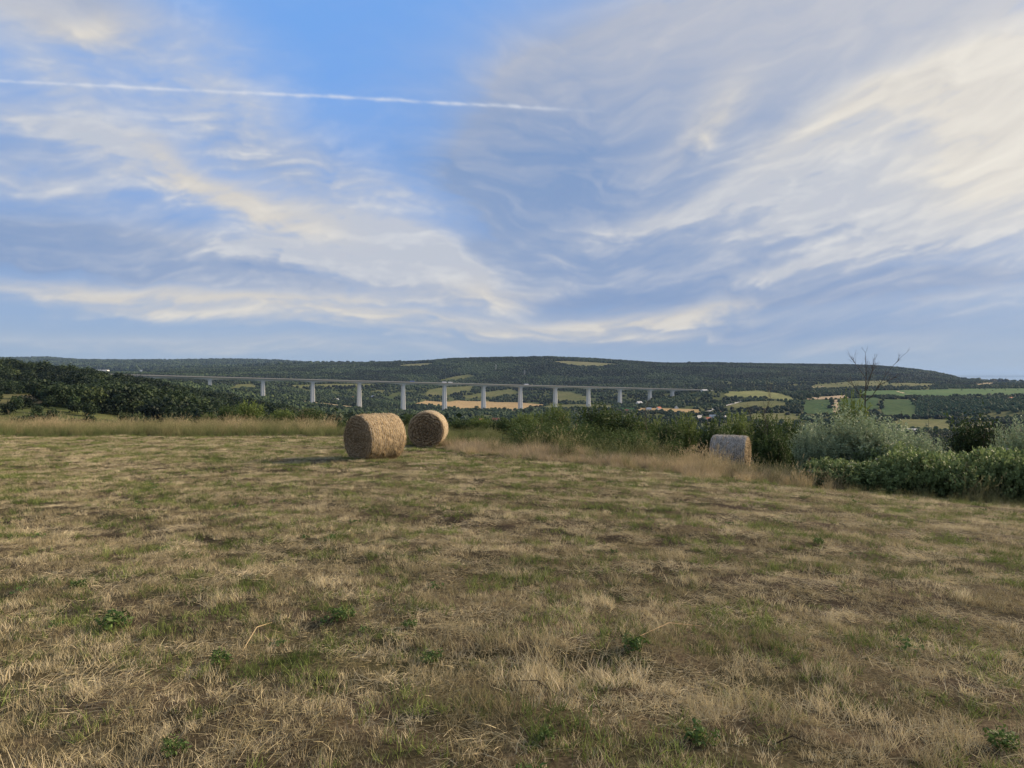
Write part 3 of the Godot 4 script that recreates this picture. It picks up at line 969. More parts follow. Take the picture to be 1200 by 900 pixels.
func make_buildings() -> void:
	house("long white farm hall on the plateau, leftmost of the two far halls", -3102, 5396, 34, 88, 14, 3, 0.1, M.white_wall, M.roof_grey, "hall", "halls on the far plateau")
	house("long pale hall on the plateau beside the left end of the viaduct", -2520, 4900, 26, 66, 10, 2, 0.0, M.white_wall, M.roof_grey, "hall", "halls on the far plateau")
	house("white house with steep gable beside the last tall piers", 377, 2110, 11, 17, 7, 5, 0.5, M.white_wall, M.roof_grey)
	house("white end building beside the right end of the viaduct", 640, 2372, 14, 22, 6, 3, 0.5, M.white_wall, M.roof_grey, "service_building", "")
	house("white walled cottage in the trees below the wheat field", -105, 1486, 8, 13, 3.4, 4, 0.3, M.white_wall, M.roof_grey)
	house("cottage with orange red tiled roof below the wheat field", -33, 1462, 9, 15, 3.2, 5, -0.2, M.cream_wall, M.roof_red)
	house("small red roofed cottage left of the orange roofed one", -62, 1440, 8, 11, 3.0, 4, 0.9, M.cream_wall, M.roof_red)
	var spots := [[345, 1798], [374, 1815], [421, 1823], [285, 1763], [429, 1523], [404, 1467], [446, 1490], [318, 1700], [-507, 2598], [-546, 2425], [-523, 2122], [470, 1600]]
	var says := ["house beside the dark green crop field", "house at the left corner of the narrow tan field", "house behind the middle of the narrow tan field", "house left of the dark green crop field", "house by the bend of the white road", "house below the bend of the white road in the trees", "house nearest the grey green meadow", "house in front of the dark green crop field", "house on the slope between the third and fourth piers", "house among scrub behind the third pier", "house close to the foot of the third pier", "house right of the white road bend"]
	for i in spots.size():
		house(("white " if i % 3 else "cream ") + says[i], spots[i][0], spots[i][1], 8.5, 12.5, 3.6, 3.8, i * 0.7, M.white_wall if i % 3 else M.cream_wall, M.roof_red if i % 2 else M.roof_grey)
	house("pale grey farm shed roof behind the bramble bushes", 649, 1178, 18, 46, 4.5, 2.5, 0.1, M.white_wall, M.roof_grey, "farm_shed", "")
	house("lone house among trees below the right vineyard", 1298, 1853, 10, 16, 4, 4, 0.4, M.cream_wall, M.roof_red)
	for q in [[-88, 3879, "power pylon standing on the wooded slope left of the other one"], [64, 3654, "power pylon standing lower on the slope, right of the other one"]]:
		var t := thing("power_pylon", "grey lattice " + q[2], "pylon", pos(q[0], q[1]), "power pylons on the wooded slope")
		var hh := 36.0
		for sx in [-1.0, 1.0]:
			for sz in [-1.0, 1.0]:
				var h := Heap.new()
				h.bar(Vector3(sx * 3.6, 0, sz * 3.6), Vector3(sx * 0.5, hh, sz * 0.5), 0.32, 0.25, Color.WHITE, 4)
				put("leg", h.mesh(), M.steel, t)
		var br := Heap.new()
		for i in 8:
			var f0 := i / 8.0
			var f1 := (i + 1) / 8.0
			var r0 := lerpf(3.6, 0.5, f0)
			var r1 := lerpf(3.6, 0.5, f1)
			for s in [-1.0, 1.0]:
				br.bar(Vector3(-r0, f0 * hh, s * r0), Vector3(r1, f1 * hh, s * r1), 0.15, 0.15, Color.WHITE, 4)
				br.bar(Vector3(s * r0, f0 * hh, -r0), Vector3(s * r1, f1 * hh, r1), 0.15, 0.15, Color.WHITE, 4)
		put("bracing", br.mesh(), M.steel, t)
		for y in [23.0, 28.0, 33.0]:
			var ar := Heap.new()
			var reach := 7.5 if y < 30.0 else 5.0
			ar.bar(Vector3(-reach, y, 0), Vector3(reach, y, 0), 0.22, 0.22, Color.WHITE, 4)
			ar.bar(Vector3(-reach, y, 0), Vector3(0, y + 2.0, 0), 0.14, 0.14, Color.WHITE, 4)
			ar.bar(Vector3(reach, y, 0), Vector3(0, y + 2.0, 0), 0.14, 0.14, Color.WHITE, 4)
			put("cross_arm", ar.mesh(), M.steel, t)
	# the pale road that comes down to the village
	var road := [[395, 1500], [420, 1595], [506, 1775], [600, 1930], [680, 2080]]
	var v := PackedVector3Array()
	var c := PackedColorArray()
	for k in road.size() - 1:
		for q in 16:
			var f := q / 16.0
			var p := Vector2(lerpf(road[k][0], road[k + 1][0], f), lerpf(road[k][1], road[k + 1][1], f))
			for s in [-1.0, 0.0, 1.0]:
				v.push_back(pos(p.x + s * 4.5, p.y - s * 2.0, 1.1))
				c.push_back(Color(0.62, 0.60, 0.56))
	tag(put("village_road", grid_heap(v, c, 3, v.size() / 3).mesh(true), M.land, self), "pale road running down the valley side to the village", "", "", "structure")


# ---------------------------------------------------------------- trees

# a crown of leaf faces gathered in clumps
func crown(sd: int, width: float, height: float, base: float, clumps: int, leaves: int, leaf: float, slim: float, ca: Color, cb: Color, spread := 0.32, shoots := 0) -> Heap:
	var r := RandomNumberGenerator.new()
	r.seed = sd
	var h := Heap.new()
	var per := leaves / clumps
	for k in clumps:
		var q := acos(1.0 - 2.0 * (k + 0.5) / clumps) if k > 0 else 0.3
		var az := k * 2.399963 + r.randf() * 0.7
		var rad := r.randf_range(0.55, 1.0) if k % 4 else r.randf_range(0.05, 0.5)
		var dir := Vector3(sin(q) * cos(az), cos(q), sin(q) * sin(az))
		var mid := Vector3(dir.x * rad * width * 0.36, base + height * (0.5 + dir.y * rad * 0.38), dir.z * rad * width * 0.36)
		var cr := r.randf_range(0.7, 1.25) * spread * minf(width, height) * 0.62
		var tone := ca.lerp(cb, r.randf())
		for i in per:
			var n := Vector3(r.randfn(), r.randfn() * 0.85 + 0.15, r.randfn()).normalized()
			var p := mid + n * cr * pow(r.randf(), 0.45)
			var face := (n + Vector3(r.randfn(), r.randfn() + 0.5, r.randfn()) * 0.55).normalized()
			var s := face.cross(Vector3(r.randfn(), r.randfn(), r.randfn())).normalized()
			var t := s.cross(face)
			var sz := leaf * r.randf_range(0.6, 1.35)
			var col := tone.lerp(ca if r.randf() < 0.5 else cb, r.randf() * 0.6) * r.randf_range(0.8, 1.2)
			h.quad(p - t * sz * 0.5, p + s * sz * slim * 0.5, p + t * sz * 0.5, p - s * sz * slim * 0.5, col)
	# young shoots that stick out of the outline
	for k in shoots:
		var q := acos(1.0 - r.randf() * 1.05)
		var az := r.randf() * TAU
		var dir := Vector3(sin(q) * cos(az), cos(q), sin(q) * sin(az))
		var p0 := Vector3(dir.x * width * 0.40, base + height * (0.5 + dir.y * 0.40), dir.z * width * 0.40)
		var go := (dir * 0.6 + Vector3(r.randfn() * 0.35, 0.9 + r.randf() * 0.5, r.randfn() * 0.35)).normalized()
		var long := r.randf_range(0.10, 0.30) * minf(width, height)
		var tone := ca.lerp(cb, r.randf_range(0.4, 1.0))
		for i in 16:
			var f := i / 15.0
			var p := p0 + go * long * f + Vector3(0, -f * f * long * 0.15, 0)
			var face := Vector3(r.randfn(), r.randfn() + 0.4, r.randfn()).normalized()
			var s := face.cross(go).normalized()
			var t := (s.cross(face) * 0.6 + s * (1.0 if i % 2 else -1.0)).normalized()
			var b := t.cross(face)
			var sz := leaf * r.randf_range(0.8, 1.4)
			h.quad(p, p + t * sz * 0.5 + b * sz * slim * 0.5, p + t * sz, p + t * sz * 0.5 - b * sz * slim * 0.5, tone * r.randf_range(0.85, 1.2))
	return h


func stems(sd: int, width: float, height: float, count: int, thick: float, single: bool) -> Heap:
	var r := RandomNumberGenerator.new()
	r.seed = sd
	var h := Heap.new()
	var fork := Vector3(0, height * 0.3, 0)
	if single:
		h.bar(Vector3.ZERO, fork, thick, thick * 0.7, Color.WHITE, 6)
	for k in count:
		var az := k * 2.4 + r.randf()
		var a := fork if single else Vector3(r.randfn() * width * 0.04, 0, r.randfn() * width * 0.04)
		var b := Vector3(cos(az) * width * 0.18, height * r.randf_range(0.45, 0.6), sin(az) * width * 0.18)
		var c := Vector3(cos(az) * width * r.randf_range(0.25, 0.4), height * r.randf_range(0.7, 0.92), sin(az) * width * r.randf_range(0.25, 0.4))
		h.bar(a, b, thick * 0.6, thick * 0.4, Color.WHITE, 5)
		h.bar(b, c, thick * 0.4, thick * 0.12, Color.WHITE, 4)
	return h


# a bumpy closed crown for woods a kilometre and more away
func far_crown(sd: int) -> ArrayMesh:
	var h := Heap.new()
	var n := FastNoiseLite.new()
	n.seed = sd
	n.frequency = 1.1
	var rows := 6
	var cols := 9
	var v := PackedVector3Array()
	var c := PackedColorArray()
	for j in rows + 1:
		var q := PI * j / rows
		for i in cols + 1:
			var az := TAU * (i % cols) / cols
			var dir := Vector3(sin(q) * cos(az), cos(q), sin(q) * sin(az))
			var rr := 0.5 * (1.0 + n.get_noise_3dv(dir * 1.6) * 0.75)
			v.push_back(Vector3(dir.x * rr, 0.5 + dir.y * rr * 1.05, dir.z * rr))
			c.push_back(Color.WHITE)
	h = grid_heap(v, c, cols + 1, rows + 1)
	# unshared corners, so that each facet keeps its own shade
	var f := Heap.new()
	for k in h.ix.size() / 3:
		f.tri(v[h.ix[k * 3]], v[h.ix[k * 3 + 1]], v[h.ix[k * 3 + 2]], Color.WHITE)
	return f.mesh()


func make_forests() -> void:
	var r := RandomNumberGenerator.new()
	r.seed = 404
	var far := [far_crown(1), far_crown(2), far_crown(3)]
	var mid := []
	for k in 4:
		mid.append(crown(50 + k, 1.0, 1.0, 0.0, 22, 620, 0.10, 0.8, Color(0.7, 0.78, 0.75), Color(1.2, 1.2, 1.0), 0.34).mesh())
	var dark := Color(0.009, 0.019, 0.010)
	var lite := Color(0.042, 0.066, 0.027)
	var zones := [
		# called, label, from, to, spacing, crown low, crown high, meshes
		["slope_wood", "dark broadleaf wood filling the slopes below the field and the spur at the left", 62.0, 1120.0, 8.6, 9.0, 15.5, mid],
		["valley_scrub", "dark scrub and tree belts between the valley fields", 1120.0, 2450.0, 9.5, 7.0, 13.0, far],
		["hill_forest", "dense dark forest covering the long ridge behind the viaduct", 2450.0, 5300.0, 12.5, 12.0, 18.0, far],
		["far_forest", "blue hazy forest on the farthest ridge at the left", 5300.0, 9600.0, 33.0, 34.0, 46.0, far],
	]
	for z in zones:
		var sets := []
		var tones := []
		for k in z[7].size():
			sets.append([])
			tones.append(PackedColorArray())
		var step: float = z[4]
		var d: float = z[2]
		while d < z[3]:
			var half := d * 0.86 + 30.0
			var x := -half
			while x < half:
				var px := x + r.randf_range(-0.45, 0.45) * step
				var pd := d + r.randf_range(-0.45, 0.45) * step
				x += step
				var n1 := noise_b.get_noise_2d(px * 0.0035, pd * 0.0035)
				var n2 := noise_c.get_noise_2d(px * 0.012 + 31.0, pd * 0.012)
				var keep := 1.0
				var size := r.randf_range(z[5], z[6])
				var gy := ground(px, pd)
				if z[2] < 100.0:
					# the grassy slope just below the field, and the ground in front of the clearing, stay lower
					if pd < 130.0:
						keep = 0.35 if n2 > -0.1 else 0.12
						size *= 0.42
					elif pd < 300.0 and px < -60.0:
						size *= 0.5
						keep = 0.5 if n2 > -0.1 else 0.12
					else:
						keep = 0.93 if n2 > -0.42 else 0.2
					if px > 60.0 and pd > 700.0:
						keep *= 0.8
				elif z[2] < 1200.0:
					keep = clampf(0.33 + n2 * 1.9 + n1 * 0.6, 0.03, 0.92)
					if px < -250.0:
						keep = maxf(keep, 0.75)
					size *= r.randf_range(0.6, 1.0)
				elif z[2] < 2500.0:
					var scrub := smoothstep(-20.0, -60.0, gy) * smoothstep(3500.0, 2900.0, pd)
					if px > 900.0:
						scrub = smoothstep(0.0, -30.0, gy)
					keep = lerpf(0.97, clampf(0.32 + n2 * 2.2, 0.04, 0.9), scrub)
					size *= lerpf(1.0, 0.62, scrub)
				if r.randf() > keep:
					continue
				if pd > 250.0 and on_parcel(px, pd):
					if not (pd > 2500.0 and px > 1100.0 and r.randf() < 0.05):
						continue
					size *= 0.5
				if gy < -106.0 and pd > 4500.0:
					continue
				if gy + size * 0.9 < -118.0:
					continue
				var k := r.randi() % sets.size()
				var b := Basis(Vector3.UP, r.randf() * TAU).scaled(Vector3(size, size * r.randf_range(0.75, 1.05), size))
				sets[k].append(Transform3D(b, Vector3(px, gy - size * (0.08 if z[2] < 100.0 else 0.16), -pd)))
				var tone := clampf(0.42 + n2 * 0.8 + n1 * 0.7 + r.randfn() * 0.26, 0.0, 1.0)
				var col := dark.lerp(lite, tone)
				if r.randf() < 0.05:
					col = col.lerp(Color(0.08, 0.105, 0.04), 0.7)
				if z[2] > 2000.0:
					col *= 0.72
				# stands of other, paler trees
				if z[2] > 1000.0:
					var stand := noise_b.get_noise_2d(px * 0.0019 + 12.0, pd * 0.0028 + 4.0) + n2 * 0.25
					col = col.lerp(Color(0.052, 0.078, 0.034), smoothstep(0.08, 0.22, stand) * 0.6)
					col *= 1.0 - 0.35 * smoothstep(0.05, 0.25, -stand)
				tones[k].push_back(col)
			d += step
		for k in sets.size():
			scatter(z[0], z[7][k], M.far_leaf if z[2] > 1000.0 else M.leaf, sets[k], tones[k], z[1])


func tree_thing(called: String, label: String, group: String, x: float, d: float, size: float, tall: float, meshes: Array, tone: Color) -> void:
	var t := thing(called, label, "tree", pos(x, d), group)
	t.rotation.y = x * 1.3
	t.scale = Vector3(size, tall, size)
	put("trunk", meshes[0], M.bark, t)
	var m: StandardMaterial3D = M.leaf.duplicate()
	m.albedo_color = srgb(tone.r, tone.g, tone.b)
	put("crown", meshes[1], m, t)


func make_valley_trees() -> void:
	var kinds := []
	for k in 3:
		kinds.append([stems(80 + k, 1.0, 1.0, 4, 0.035, true).mesh(), crown(90 + k, 1.0, 0.85, 0.15, 12, 300, 0.13, 0.8, Color(0.8, 0.85, 0.8), Color(1.15, 1.15, 1.0), 0.42).mesh()])
	var near_field := "trees standing between the village and the wheat field"
	var row := [
		[-92, 1850, 17, 21, "tall dark tree at the lower edge of the wheat field left of a pier"], [-150, 1870, 14, 15, "dark round tree at the lower left of the wheat field"], [-175, 1890, 12, 13, "smaller tree next to the round one at the lower left of the wheat field"],
		[-115, 1875, 11, 13, "small tree between the tall one and the round one below the wheat field"], [-72, 1840, 12, 16, "narrow tree right of the tall one below the wheat field"], [48, 1800, 14, 19, "upright tree hiding the foot of the pier right of the wheat field middle"],
		[30, 1790, 11, 14, "bushy tree left of the upright one by the pier foot"], [-20, 1900, 13, 15, "round tree in front of the pier in the wheat field"], [75, 1830, 10, 12, "small tree right of the upright one by the pier foot"], [160, 1900, 12, 14, "tree at the flat pale field below the right piers"],
		[-230, 1905, 13, 15, "tree left of the wheat field in the dark belt"], [110, 1860, 9, 11, "low tree on the flat pale field"],
	]
	for i in row.size():
		var q: Array = row[i]
		tree_thing("field_tree", q[4], near_field, q[0], q[1], q[2], q[3], kinds[i % 3], Color(0.034, 0.058, 0.026))
	var hill := [[860, 2260, 16, 12, "round dark tree alone on the bright rounded hill"], [905, 2210, 11, 8, "flat dark bush right of the lone round tree on the hill"], [795, 1905, 22, 24, "large dark tree at the right foot of the rounded hill"], [770, 1885, 17, 16, "bushy tree left of the large dark one at the hill foot"], [826, 1925, 18, 22, "tall tree beside the vineyard edge at the hill foot"]]
	for i in hill.size():
		var q: Array = hill[i]
		tree_thing("meadow_tree", q[4], "trees on and below the rounded hill", q[0], q[1], q[2], q[3], kinds[i % 3], Color(0.04, 0.065, 0.03))
	var clear := [[-196, 283, 5, 5, "small round bush tree at the lower right corner of the spur clearing"], [-178, 290, 6, 7, "tree at the right end of the spur clearing"], [-214, 277, 5, 5.5, "tree in the row below the spur clearing, near its middle"]]
	for i in clear.size():
		var q: Array = clear[i]
		tree_thing("clearing_tree", q[4], "trees round the spur clearing", q[0], q[1], q[2], q[3], kinds[i % 3], Color(0.045, 0.075, 0.03))
	# orchard rows at the right
	var r := RandomNumberGenerator.new()
	r.seed = 77
	var tr := []
	var cols := PackedColorArray()
	for j in 16:
		for i in 46:
			var x := 880.0 + i * 11.0 + j * 16.0 - 40.0
			var d := 1480.0 + j * 27.0 + i * 1.5
			if r.randf() < 0.06:
				continue
			var s := r.randf_range(7.5, 10.5)
			tr.append(Transform3D(Basis(Vector3.UP, r.randf() * 6.0).scaled(Vector3(s * 1.1, s * 0.75, s * 0.8)), pos(x + r.randf_range(-1, 1), d + r.randf_range(-1.5, 1.5), -0.6)))
			cols.push_back(Color(0.038, 0.07, 0.033) * r.randf_range(0.75, 1.3))
	scatter("orchard", far_crown(9), M.far_leaf, tr, cols, "orchard of small trees in rows right of the dark vineyard")


# ---------------------------------------------------------------- hay bales

func make_bale(label: String, x: float, d: float, face_az: float, sd: int, side_a: Color, side_b: Color, end_a: Color, end_b: Color, sink: float, relief: float) -> void:
	var r := RandomNumberGenerator.new()
	r.seed = sd
	var rad := 0.66
	var half := 0.6
	var t := thing("hay_bale", label, "hay bale", pos(x, d, rad - sink), "round hay bales left on the field")
	# the bale's own x axis is its axle; face_az is the compass direction of its +x end
	t.rotation.y = PI / 2.0 - deg_to_rad(face_az)
	var n := FastNoiseLite.new()
	n.seed = sd
	n.frequency = 1.0
	n.fractal_octaves = 3
	# rolled side
	var cols := 132
	var rows := 46
	var v := PackedVector3Array()
	var c := PackedColorArray()
	for j in rows:
		var a := lerpf(-half, half, j / float(rows - 1))
		var edge := absf(a) / half
		var shoulder := 1.0 - 0.055 * pow(edge, 9.0)
		for i in cols + 1:
			var q := TAU * (i % cols) / cols
			var flat := 1.0 - 0.035 * exp(-pow(wrapf(q + PI / 2.0, -PI, PI) / 0.42, 2.0))
			var bump := n.get_noise_3d(cos(q) * 3.0, a * 4.0, sin(q) * 3.0) * 0.03 + n.get_noise_3d(cos(q) * 14.0, a * 22.0, sin(q) * 14.0) * 0.012
			var rr := rad * shoulder * flat + bump
			v.push_back(Vector3(a, sin(q) * rr, cos(q) * rr))
			var s := clampf(0.5 + n.get_noise_3d(cos(q) * 5.0, a * 7.0, sin(q) * 5.0) * 0.7 + r.randfn() * 0.35, 0.0, 1.0)
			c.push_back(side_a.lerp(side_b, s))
	put("rolled_side", grid_heap(v, c, cols + 1, rows).mesh(true), M.hay, t)
	# ends: layers wound in a spiral, loose and ragged
	for s in [-1.0, 1.0]:
		v = PackedVector3Array()
		c = PackedColorArray()
		var rings := 58
		var seg := 120
		for j in rings + 1:
			var f := j / float(rings)
			for i in seg + 1:
				var q := TAU * (i % seg) / seg
				var wob := n.get_noise_3d(cos(q) * 1.6, f * 2.0 + s * 7.0, sin(q) * 1.6)
				var turns: float = f * 5.5 + q / TAU * s + wob * 1.2
				var groove := pow(absf(sin(turns * PI)), 0.6)
				var bump := (groove - 0.5) * relief + n.get_noise_3d(cos(q) * f * 16.0, s * 5.0, sin(q) * f * 16.0) * 0.05
				var rr := rad * 0.955 * f
				var rim := 0.05 * pow(f, 6.0)
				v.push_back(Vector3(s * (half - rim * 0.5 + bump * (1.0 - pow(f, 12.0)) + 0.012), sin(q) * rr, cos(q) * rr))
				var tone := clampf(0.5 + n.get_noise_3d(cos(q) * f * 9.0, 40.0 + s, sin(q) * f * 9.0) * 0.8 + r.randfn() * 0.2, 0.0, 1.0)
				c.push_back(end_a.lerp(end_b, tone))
		var face := put("end_face", grid_heap(v, c, seg + 1, rings + 1).mesh(true), M.hay, t)
		var st := Heap.new()
		for k in 1100:
			var f := sqrt(r.randf()) * 0.97
			var q := r.randf() * TAU
			var p := Vector3(s * (half + r.randf_range(-0.01, 0.035)), sin(q) * rad * f, cos(q) * rad * f)
			var dir := (Vector3(0, cos(q), -sin(q)) + Vector3(r.randfn() * 0.25, r.randfn() * 0.45, r.randfn() * 0.45)).normalized()
			var wd := dir.cross(Vector3(s, r.randfn() * 0.5, r.randfn() * 0.5)).normalized() * r.randf_range(0.0025, 0.005)
			var l := r.randf_range(0.05, 0.17)
			var wob := n.get_noise_3d(cos(q) * 1.6, f * 2.0 + s * 7.0, sin(q) * 1.6)
			var groove := pow(absf(sin((f * 5.5 + q / TAU * s + wob * 1.2) * PI)), 0.6)
			if groove < 0.45:
				continue
			var col := end_a.lerp(end_b, r.randf_range(0.2, 1.2))
			st.quad(p - dir * l * 0.5 - wd, p + dir * l * 0.5 - wd * 0.4, p + dir * l * 0.5 + wd * 0.4, p - dir * l * 0.5 + wd, col)
		tag(put("loose_straw", st.mesh(), M.straw, face), "", "", "", "stuff")
	var fz := Heap.new()
	for k in 5200:
		var q := r.randf() * TAU
		var a := r.randf_range(-half, half)
		var out := Vector3(0, sin(q), cos(q))
		var p := out * (rad * (1.0 - 0.05 * pow(absf(a) / half, 9.0)) + r.randf_range(-0.004, 0.022)) + Vector3(a, 0, 0)
		var dir := (Vector3(r.randfn() * 0.7, cos(q), -sin(q)) + out * r.randfn() * 0.14 + Vector3(r.randfn(), r.randfn(), r.randfn()) * 0.3).normalized()
		var wd := dir.cross(out).normalized() * r.randf_range(0.002, 0.0045)
		var l := r.randf_range(0.04, 0.15)
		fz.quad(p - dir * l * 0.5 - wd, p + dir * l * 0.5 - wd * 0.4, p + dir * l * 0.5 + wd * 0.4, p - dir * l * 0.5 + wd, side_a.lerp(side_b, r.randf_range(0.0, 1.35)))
	tag(put("loose_straw", fz.mesh(), M.straw, t), "", "", "", "stuff")
	# net wrapped round the side
	var net := Heap.new()
	for k in 17:
		var a := lerpf(-half + 0.02, half - 0.02, k / 16.0)
		for i in 72:
			var q0 := TAU * i / 72.0
			var q1 := TAU * (i + 1) / 72.0
			var rr := rad * (1.0 - 0.05 * pow(absf(a) / half, 9.0)) + 0.014
			var p0 := Vector3(a + sin(i * 2.1 + k) * 0.008, sin(q0) * rr, cos(q0) * rr)
			var p1 := Vector3(a + sin((i + 1) * 2.1 + k) * 0.008, sin(q1) * rr, cos(q1) * rr)
			net.quad(p0, p1, p1 + Vector3(0.004, 0, 0), p0 + Vector3(0.004, 0, 0), Color(0.62, 0.62, 0.62))
	tag(put("net_wrap", net.mesh(), M.straw, t), "", "", "", "stuff")


func make_bales() -> void:
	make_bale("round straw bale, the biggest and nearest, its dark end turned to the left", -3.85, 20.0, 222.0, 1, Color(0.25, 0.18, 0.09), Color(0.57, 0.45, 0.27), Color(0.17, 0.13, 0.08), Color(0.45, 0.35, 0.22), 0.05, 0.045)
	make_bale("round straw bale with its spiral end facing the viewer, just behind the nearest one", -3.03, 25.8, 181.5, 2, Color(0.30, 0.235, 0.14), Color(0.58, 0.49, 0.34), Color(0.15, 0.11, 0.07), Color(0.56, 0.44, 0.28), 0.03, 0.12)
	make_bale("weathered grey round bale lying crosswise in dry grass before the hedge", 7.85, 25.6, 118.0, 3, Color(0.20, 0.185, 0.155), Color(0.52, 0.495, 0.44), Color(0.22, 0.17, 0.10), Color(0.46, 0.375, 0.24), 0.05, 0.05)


# ---------------------------------------------------------------- shrubs and small trees

func plant(called: String, label: String, category: String, group: String, x: float, d: float, w: float, tall: float, wood: Mesh, leaves: Mesh, wood_mat: Material, base_w: float, base_h: float, turn: float, sink := 0.1) -> Node3D:
	var t := thing(called, label, category, pos(x, d, -sink), group)
	t.rotation.y = turn
	t.scale = Vector3(w / base_w, tall / base_h, w / base_w)
	put("stem", wood, wood_mat, t)
	put("foliage", leaves, M.leaf, t)
	return t


func flower_heads(sd: int, w: float, h: float, count: int, col: Color) -> Mesh:
	var r := RandomNumberGenerator.new()
	r.seed = sd
	var hp := Heap.new()
	for k in count:
		var az := r.randf() * TAU
		var q := r.randf_range(0.05, 1.3)
		var mid := Vector3(sin(q) * cos(az) * w * 0.48, h * (0.5 + cos(q) * 0.47), sin(q) * sin(az) * w * 0.48)
		for i in 14:
			var p := mid + Vector3(r.randfn(), r.randfn() * 0.25, r.randfn()) * 0.06
			var s := 0.028
			hp.quad(p + Vector3(-s, 0, 0), p + Vector3(0, 0.01, -s), p + Vector3(s, 0, 0), p + Vector3(0, 0.01, s), col * r.randf_range(0.8, 1.1))
	return hp.mesh()


func make_shrubs() -> void:
	var dk := []
	var md := []
	var sv := []
	var br := []
	for k in 3:
		dk.append([stems(200 + k, 3.0, 2.4, 9, 0.05, false).mesh(), crown(210 + k, 3.0, 2.5, 0.05, 95, 10500, 0.085, 0.7, Color(0.020, 0.038, 0.013), Color(0.075, 0.115, 0.036), 0.25, 70).mesh()])
		md.append([stems(220 + k, 3.0, 2.4, 9, 0.05, false).mesh(), crown(230 + k, 3.0, 2.5, 0.05, 95, 9500, 0.085, 0.7, Color(0.045, 0.075, 0.020), Color(0.15, 0.20, 0.055), 0.25, 90).mesh()])
		sv.append([stems(240 + k, 3.0, 2.6, 12, 0.045, false).mesh(), crown(250 + k, 3.0, 2.7, 0.02, 120, 15000, 0.10, 0.34, Color(0.085, 0.12, 0.062), Color(0.265, 0.335, 0.21), 0.22, 140).mesh()])
		br.append([stems(260 + k, 3.0, 1.0, 12, 0.02, false).mesh(), crown(270 + k, 3.2, 1.35, -0.15, 120, 11000, 0.085, 0.85, Color(0.035, 0.062, 0.022), Color(0.20, 0.265, 0.11), 0.30, 170).mesh()])
	var hedge := "shrubs of the hedge along the field edge"
	# called, label, kind, px, d, width, height
	var list := [
		["shrub", "dark rounded shrub left of the others behind the tall grass at the left", dk, -19.09, 48, 1.72, 1.51],
		["shrub", "broad mid green shrub behind the left tall grass strip", md, -18.44, 50, 2.51, 1.94],
		["shrub", "low mid green shrub between the broad one and the flowering elder", md, -15.41, 48, 1.84, 1.24],
		["shrub", "small dark shrub in front of the left meadow dip", dk, -16.04, 46.5, 1.56, 0.85],
		["shrub", "small shrub standing alone at the left end of the shrub group behind the tall grass", md, -20.46, 48, 1.26, 1.04],
		["shrub", "dark shrub just left of the nearest bale behind the grass", dk, -10.75, 44, 1.16, 0.52],
		["small_tree", "narrow dark small tree between the two left bales", dk, -5.80, 40, 0.67, 1.02],
		["shrub", "mid green shrub directly behind the spiral ended bale", md, -4.32, 38, 2.09, 0.74],
		["shrub", "dark green shrub right of the spiral ended bale", dk, -2.86, 38.5, 2.03, 0.81],
		["shrub", "leafy shrub with two light shoots right of the spiral ended bale", md, -1.73, 38, 1.55, 0.96],
		["shrub", "low dark shrub left of the tall weeds", dk, -0.45, 37.5, 1.80, 0.99],
		["shrub", "low mid green shrub behind the left end of the tall weeds", md, 0.62, 37, 1.60, 1.27],
		["shrub", "tall bright green shrub rising behind the weed thicket", md, 2.55, 39.5, 1.70, 1.87],
		["shrub", "lower bright green shrub left of the tall bright one", md, 1.49, 39, 1.40, 1.39],
		["shrub", "big dark domed shrub with bare twigs, tallest of the hedge", dk, 4.93, 40, 3.16, 2.30],
		["shrub", "dark shrub shoulder on the right of the big domed one", dk, 6.40, 39, 2.06, 2.16],
		["shrub", "mid green shrub right of the big domed one", md, 7.46, 38, 2.00, 2.02],
		["shrub", "dark shrub behind the right end of the weeds", dk, 7.93, 36, 1.72, 1.90],
		["shrub", "yellowish green shrub left of the weathered bale", md, 9.24, 38, 1.82, 2.45],
		["shrub", "dark shrub right behind the weathered bale", dk, 10.26, 36, 2.07, 2.38],
		["shrub", "bright topped shrub above the weathered bale", md, 12.11, 38, 2.00, 3.06],
		["shrub", "dark shrub right of the weathered bale under the bare sapling", dk, 12.45, 35, 2.01, 2.97],
		["shrub", "dark shrub between the bare sapling and the silvery shrubs", dk, 13.27, 34, 1.79, 2.83],
		["shrub", "darkest low shrub left of the silvery shrubs", dk, 11.07, 30, 1.65, 1.93],
		["silvery_shrub", "big silvery green shrub below the bare dead tree", sv, 10.51, 22.5, 2.96, 2.20],
		["silvery_shrub", "silvery shrub at the left end of the bramble bank", sv, 9.14, 21.5, 1.54, 1.64],
		["silvery_shrub", "silvery shrub right of the dead tree, lower than the big one", sv, 12.26, 23, 2.48, 2.01],
		["silvery_shrub", "silvery shrub with pale shoots in front of the dead tree", sv, 10.76, 21.5, 2.06, 2.00],
		["silvery_shrub", "silvery shrub cut by the right edge of the picture", sv, 17.16, 24, 1.84, 2.72],
		["silvery_shrub", "low silvery shrub between the brambles and the dark round tree", sv, 13.28, 23, 1.65, 1.78],
		["small_tree", "dark round topped small tree standing behind the brambles", dk, 19.58, 30, 3.09, 4.10],
		["small_tree", "ivy green bush wrapped round the foot of the dead tree", md, 11.98, 25, 1.38, 3.14],
	]
	var dome := crown(290, 3.0, 2.5, 0.05, 110, 12000, 0.08, 0.7, Color(0.014, 0.026, 0.010), Color(0.052, 0.082, 0.028), 0.26, 12).mesh()
	for i in list.size():
		var q: Array = list[i]
		var v: Array = q[2][i % 3]
		if "round topped" in q[1]:
			v = [v[0], dome]
		plant(q[0], q[1], "shrub" if q[0] != "small_tree" else "tree", hedge, q[3], q[4], q[5], q[6], v[0], v[1], M.bark, 3.0, 2.5, i * 1.7)
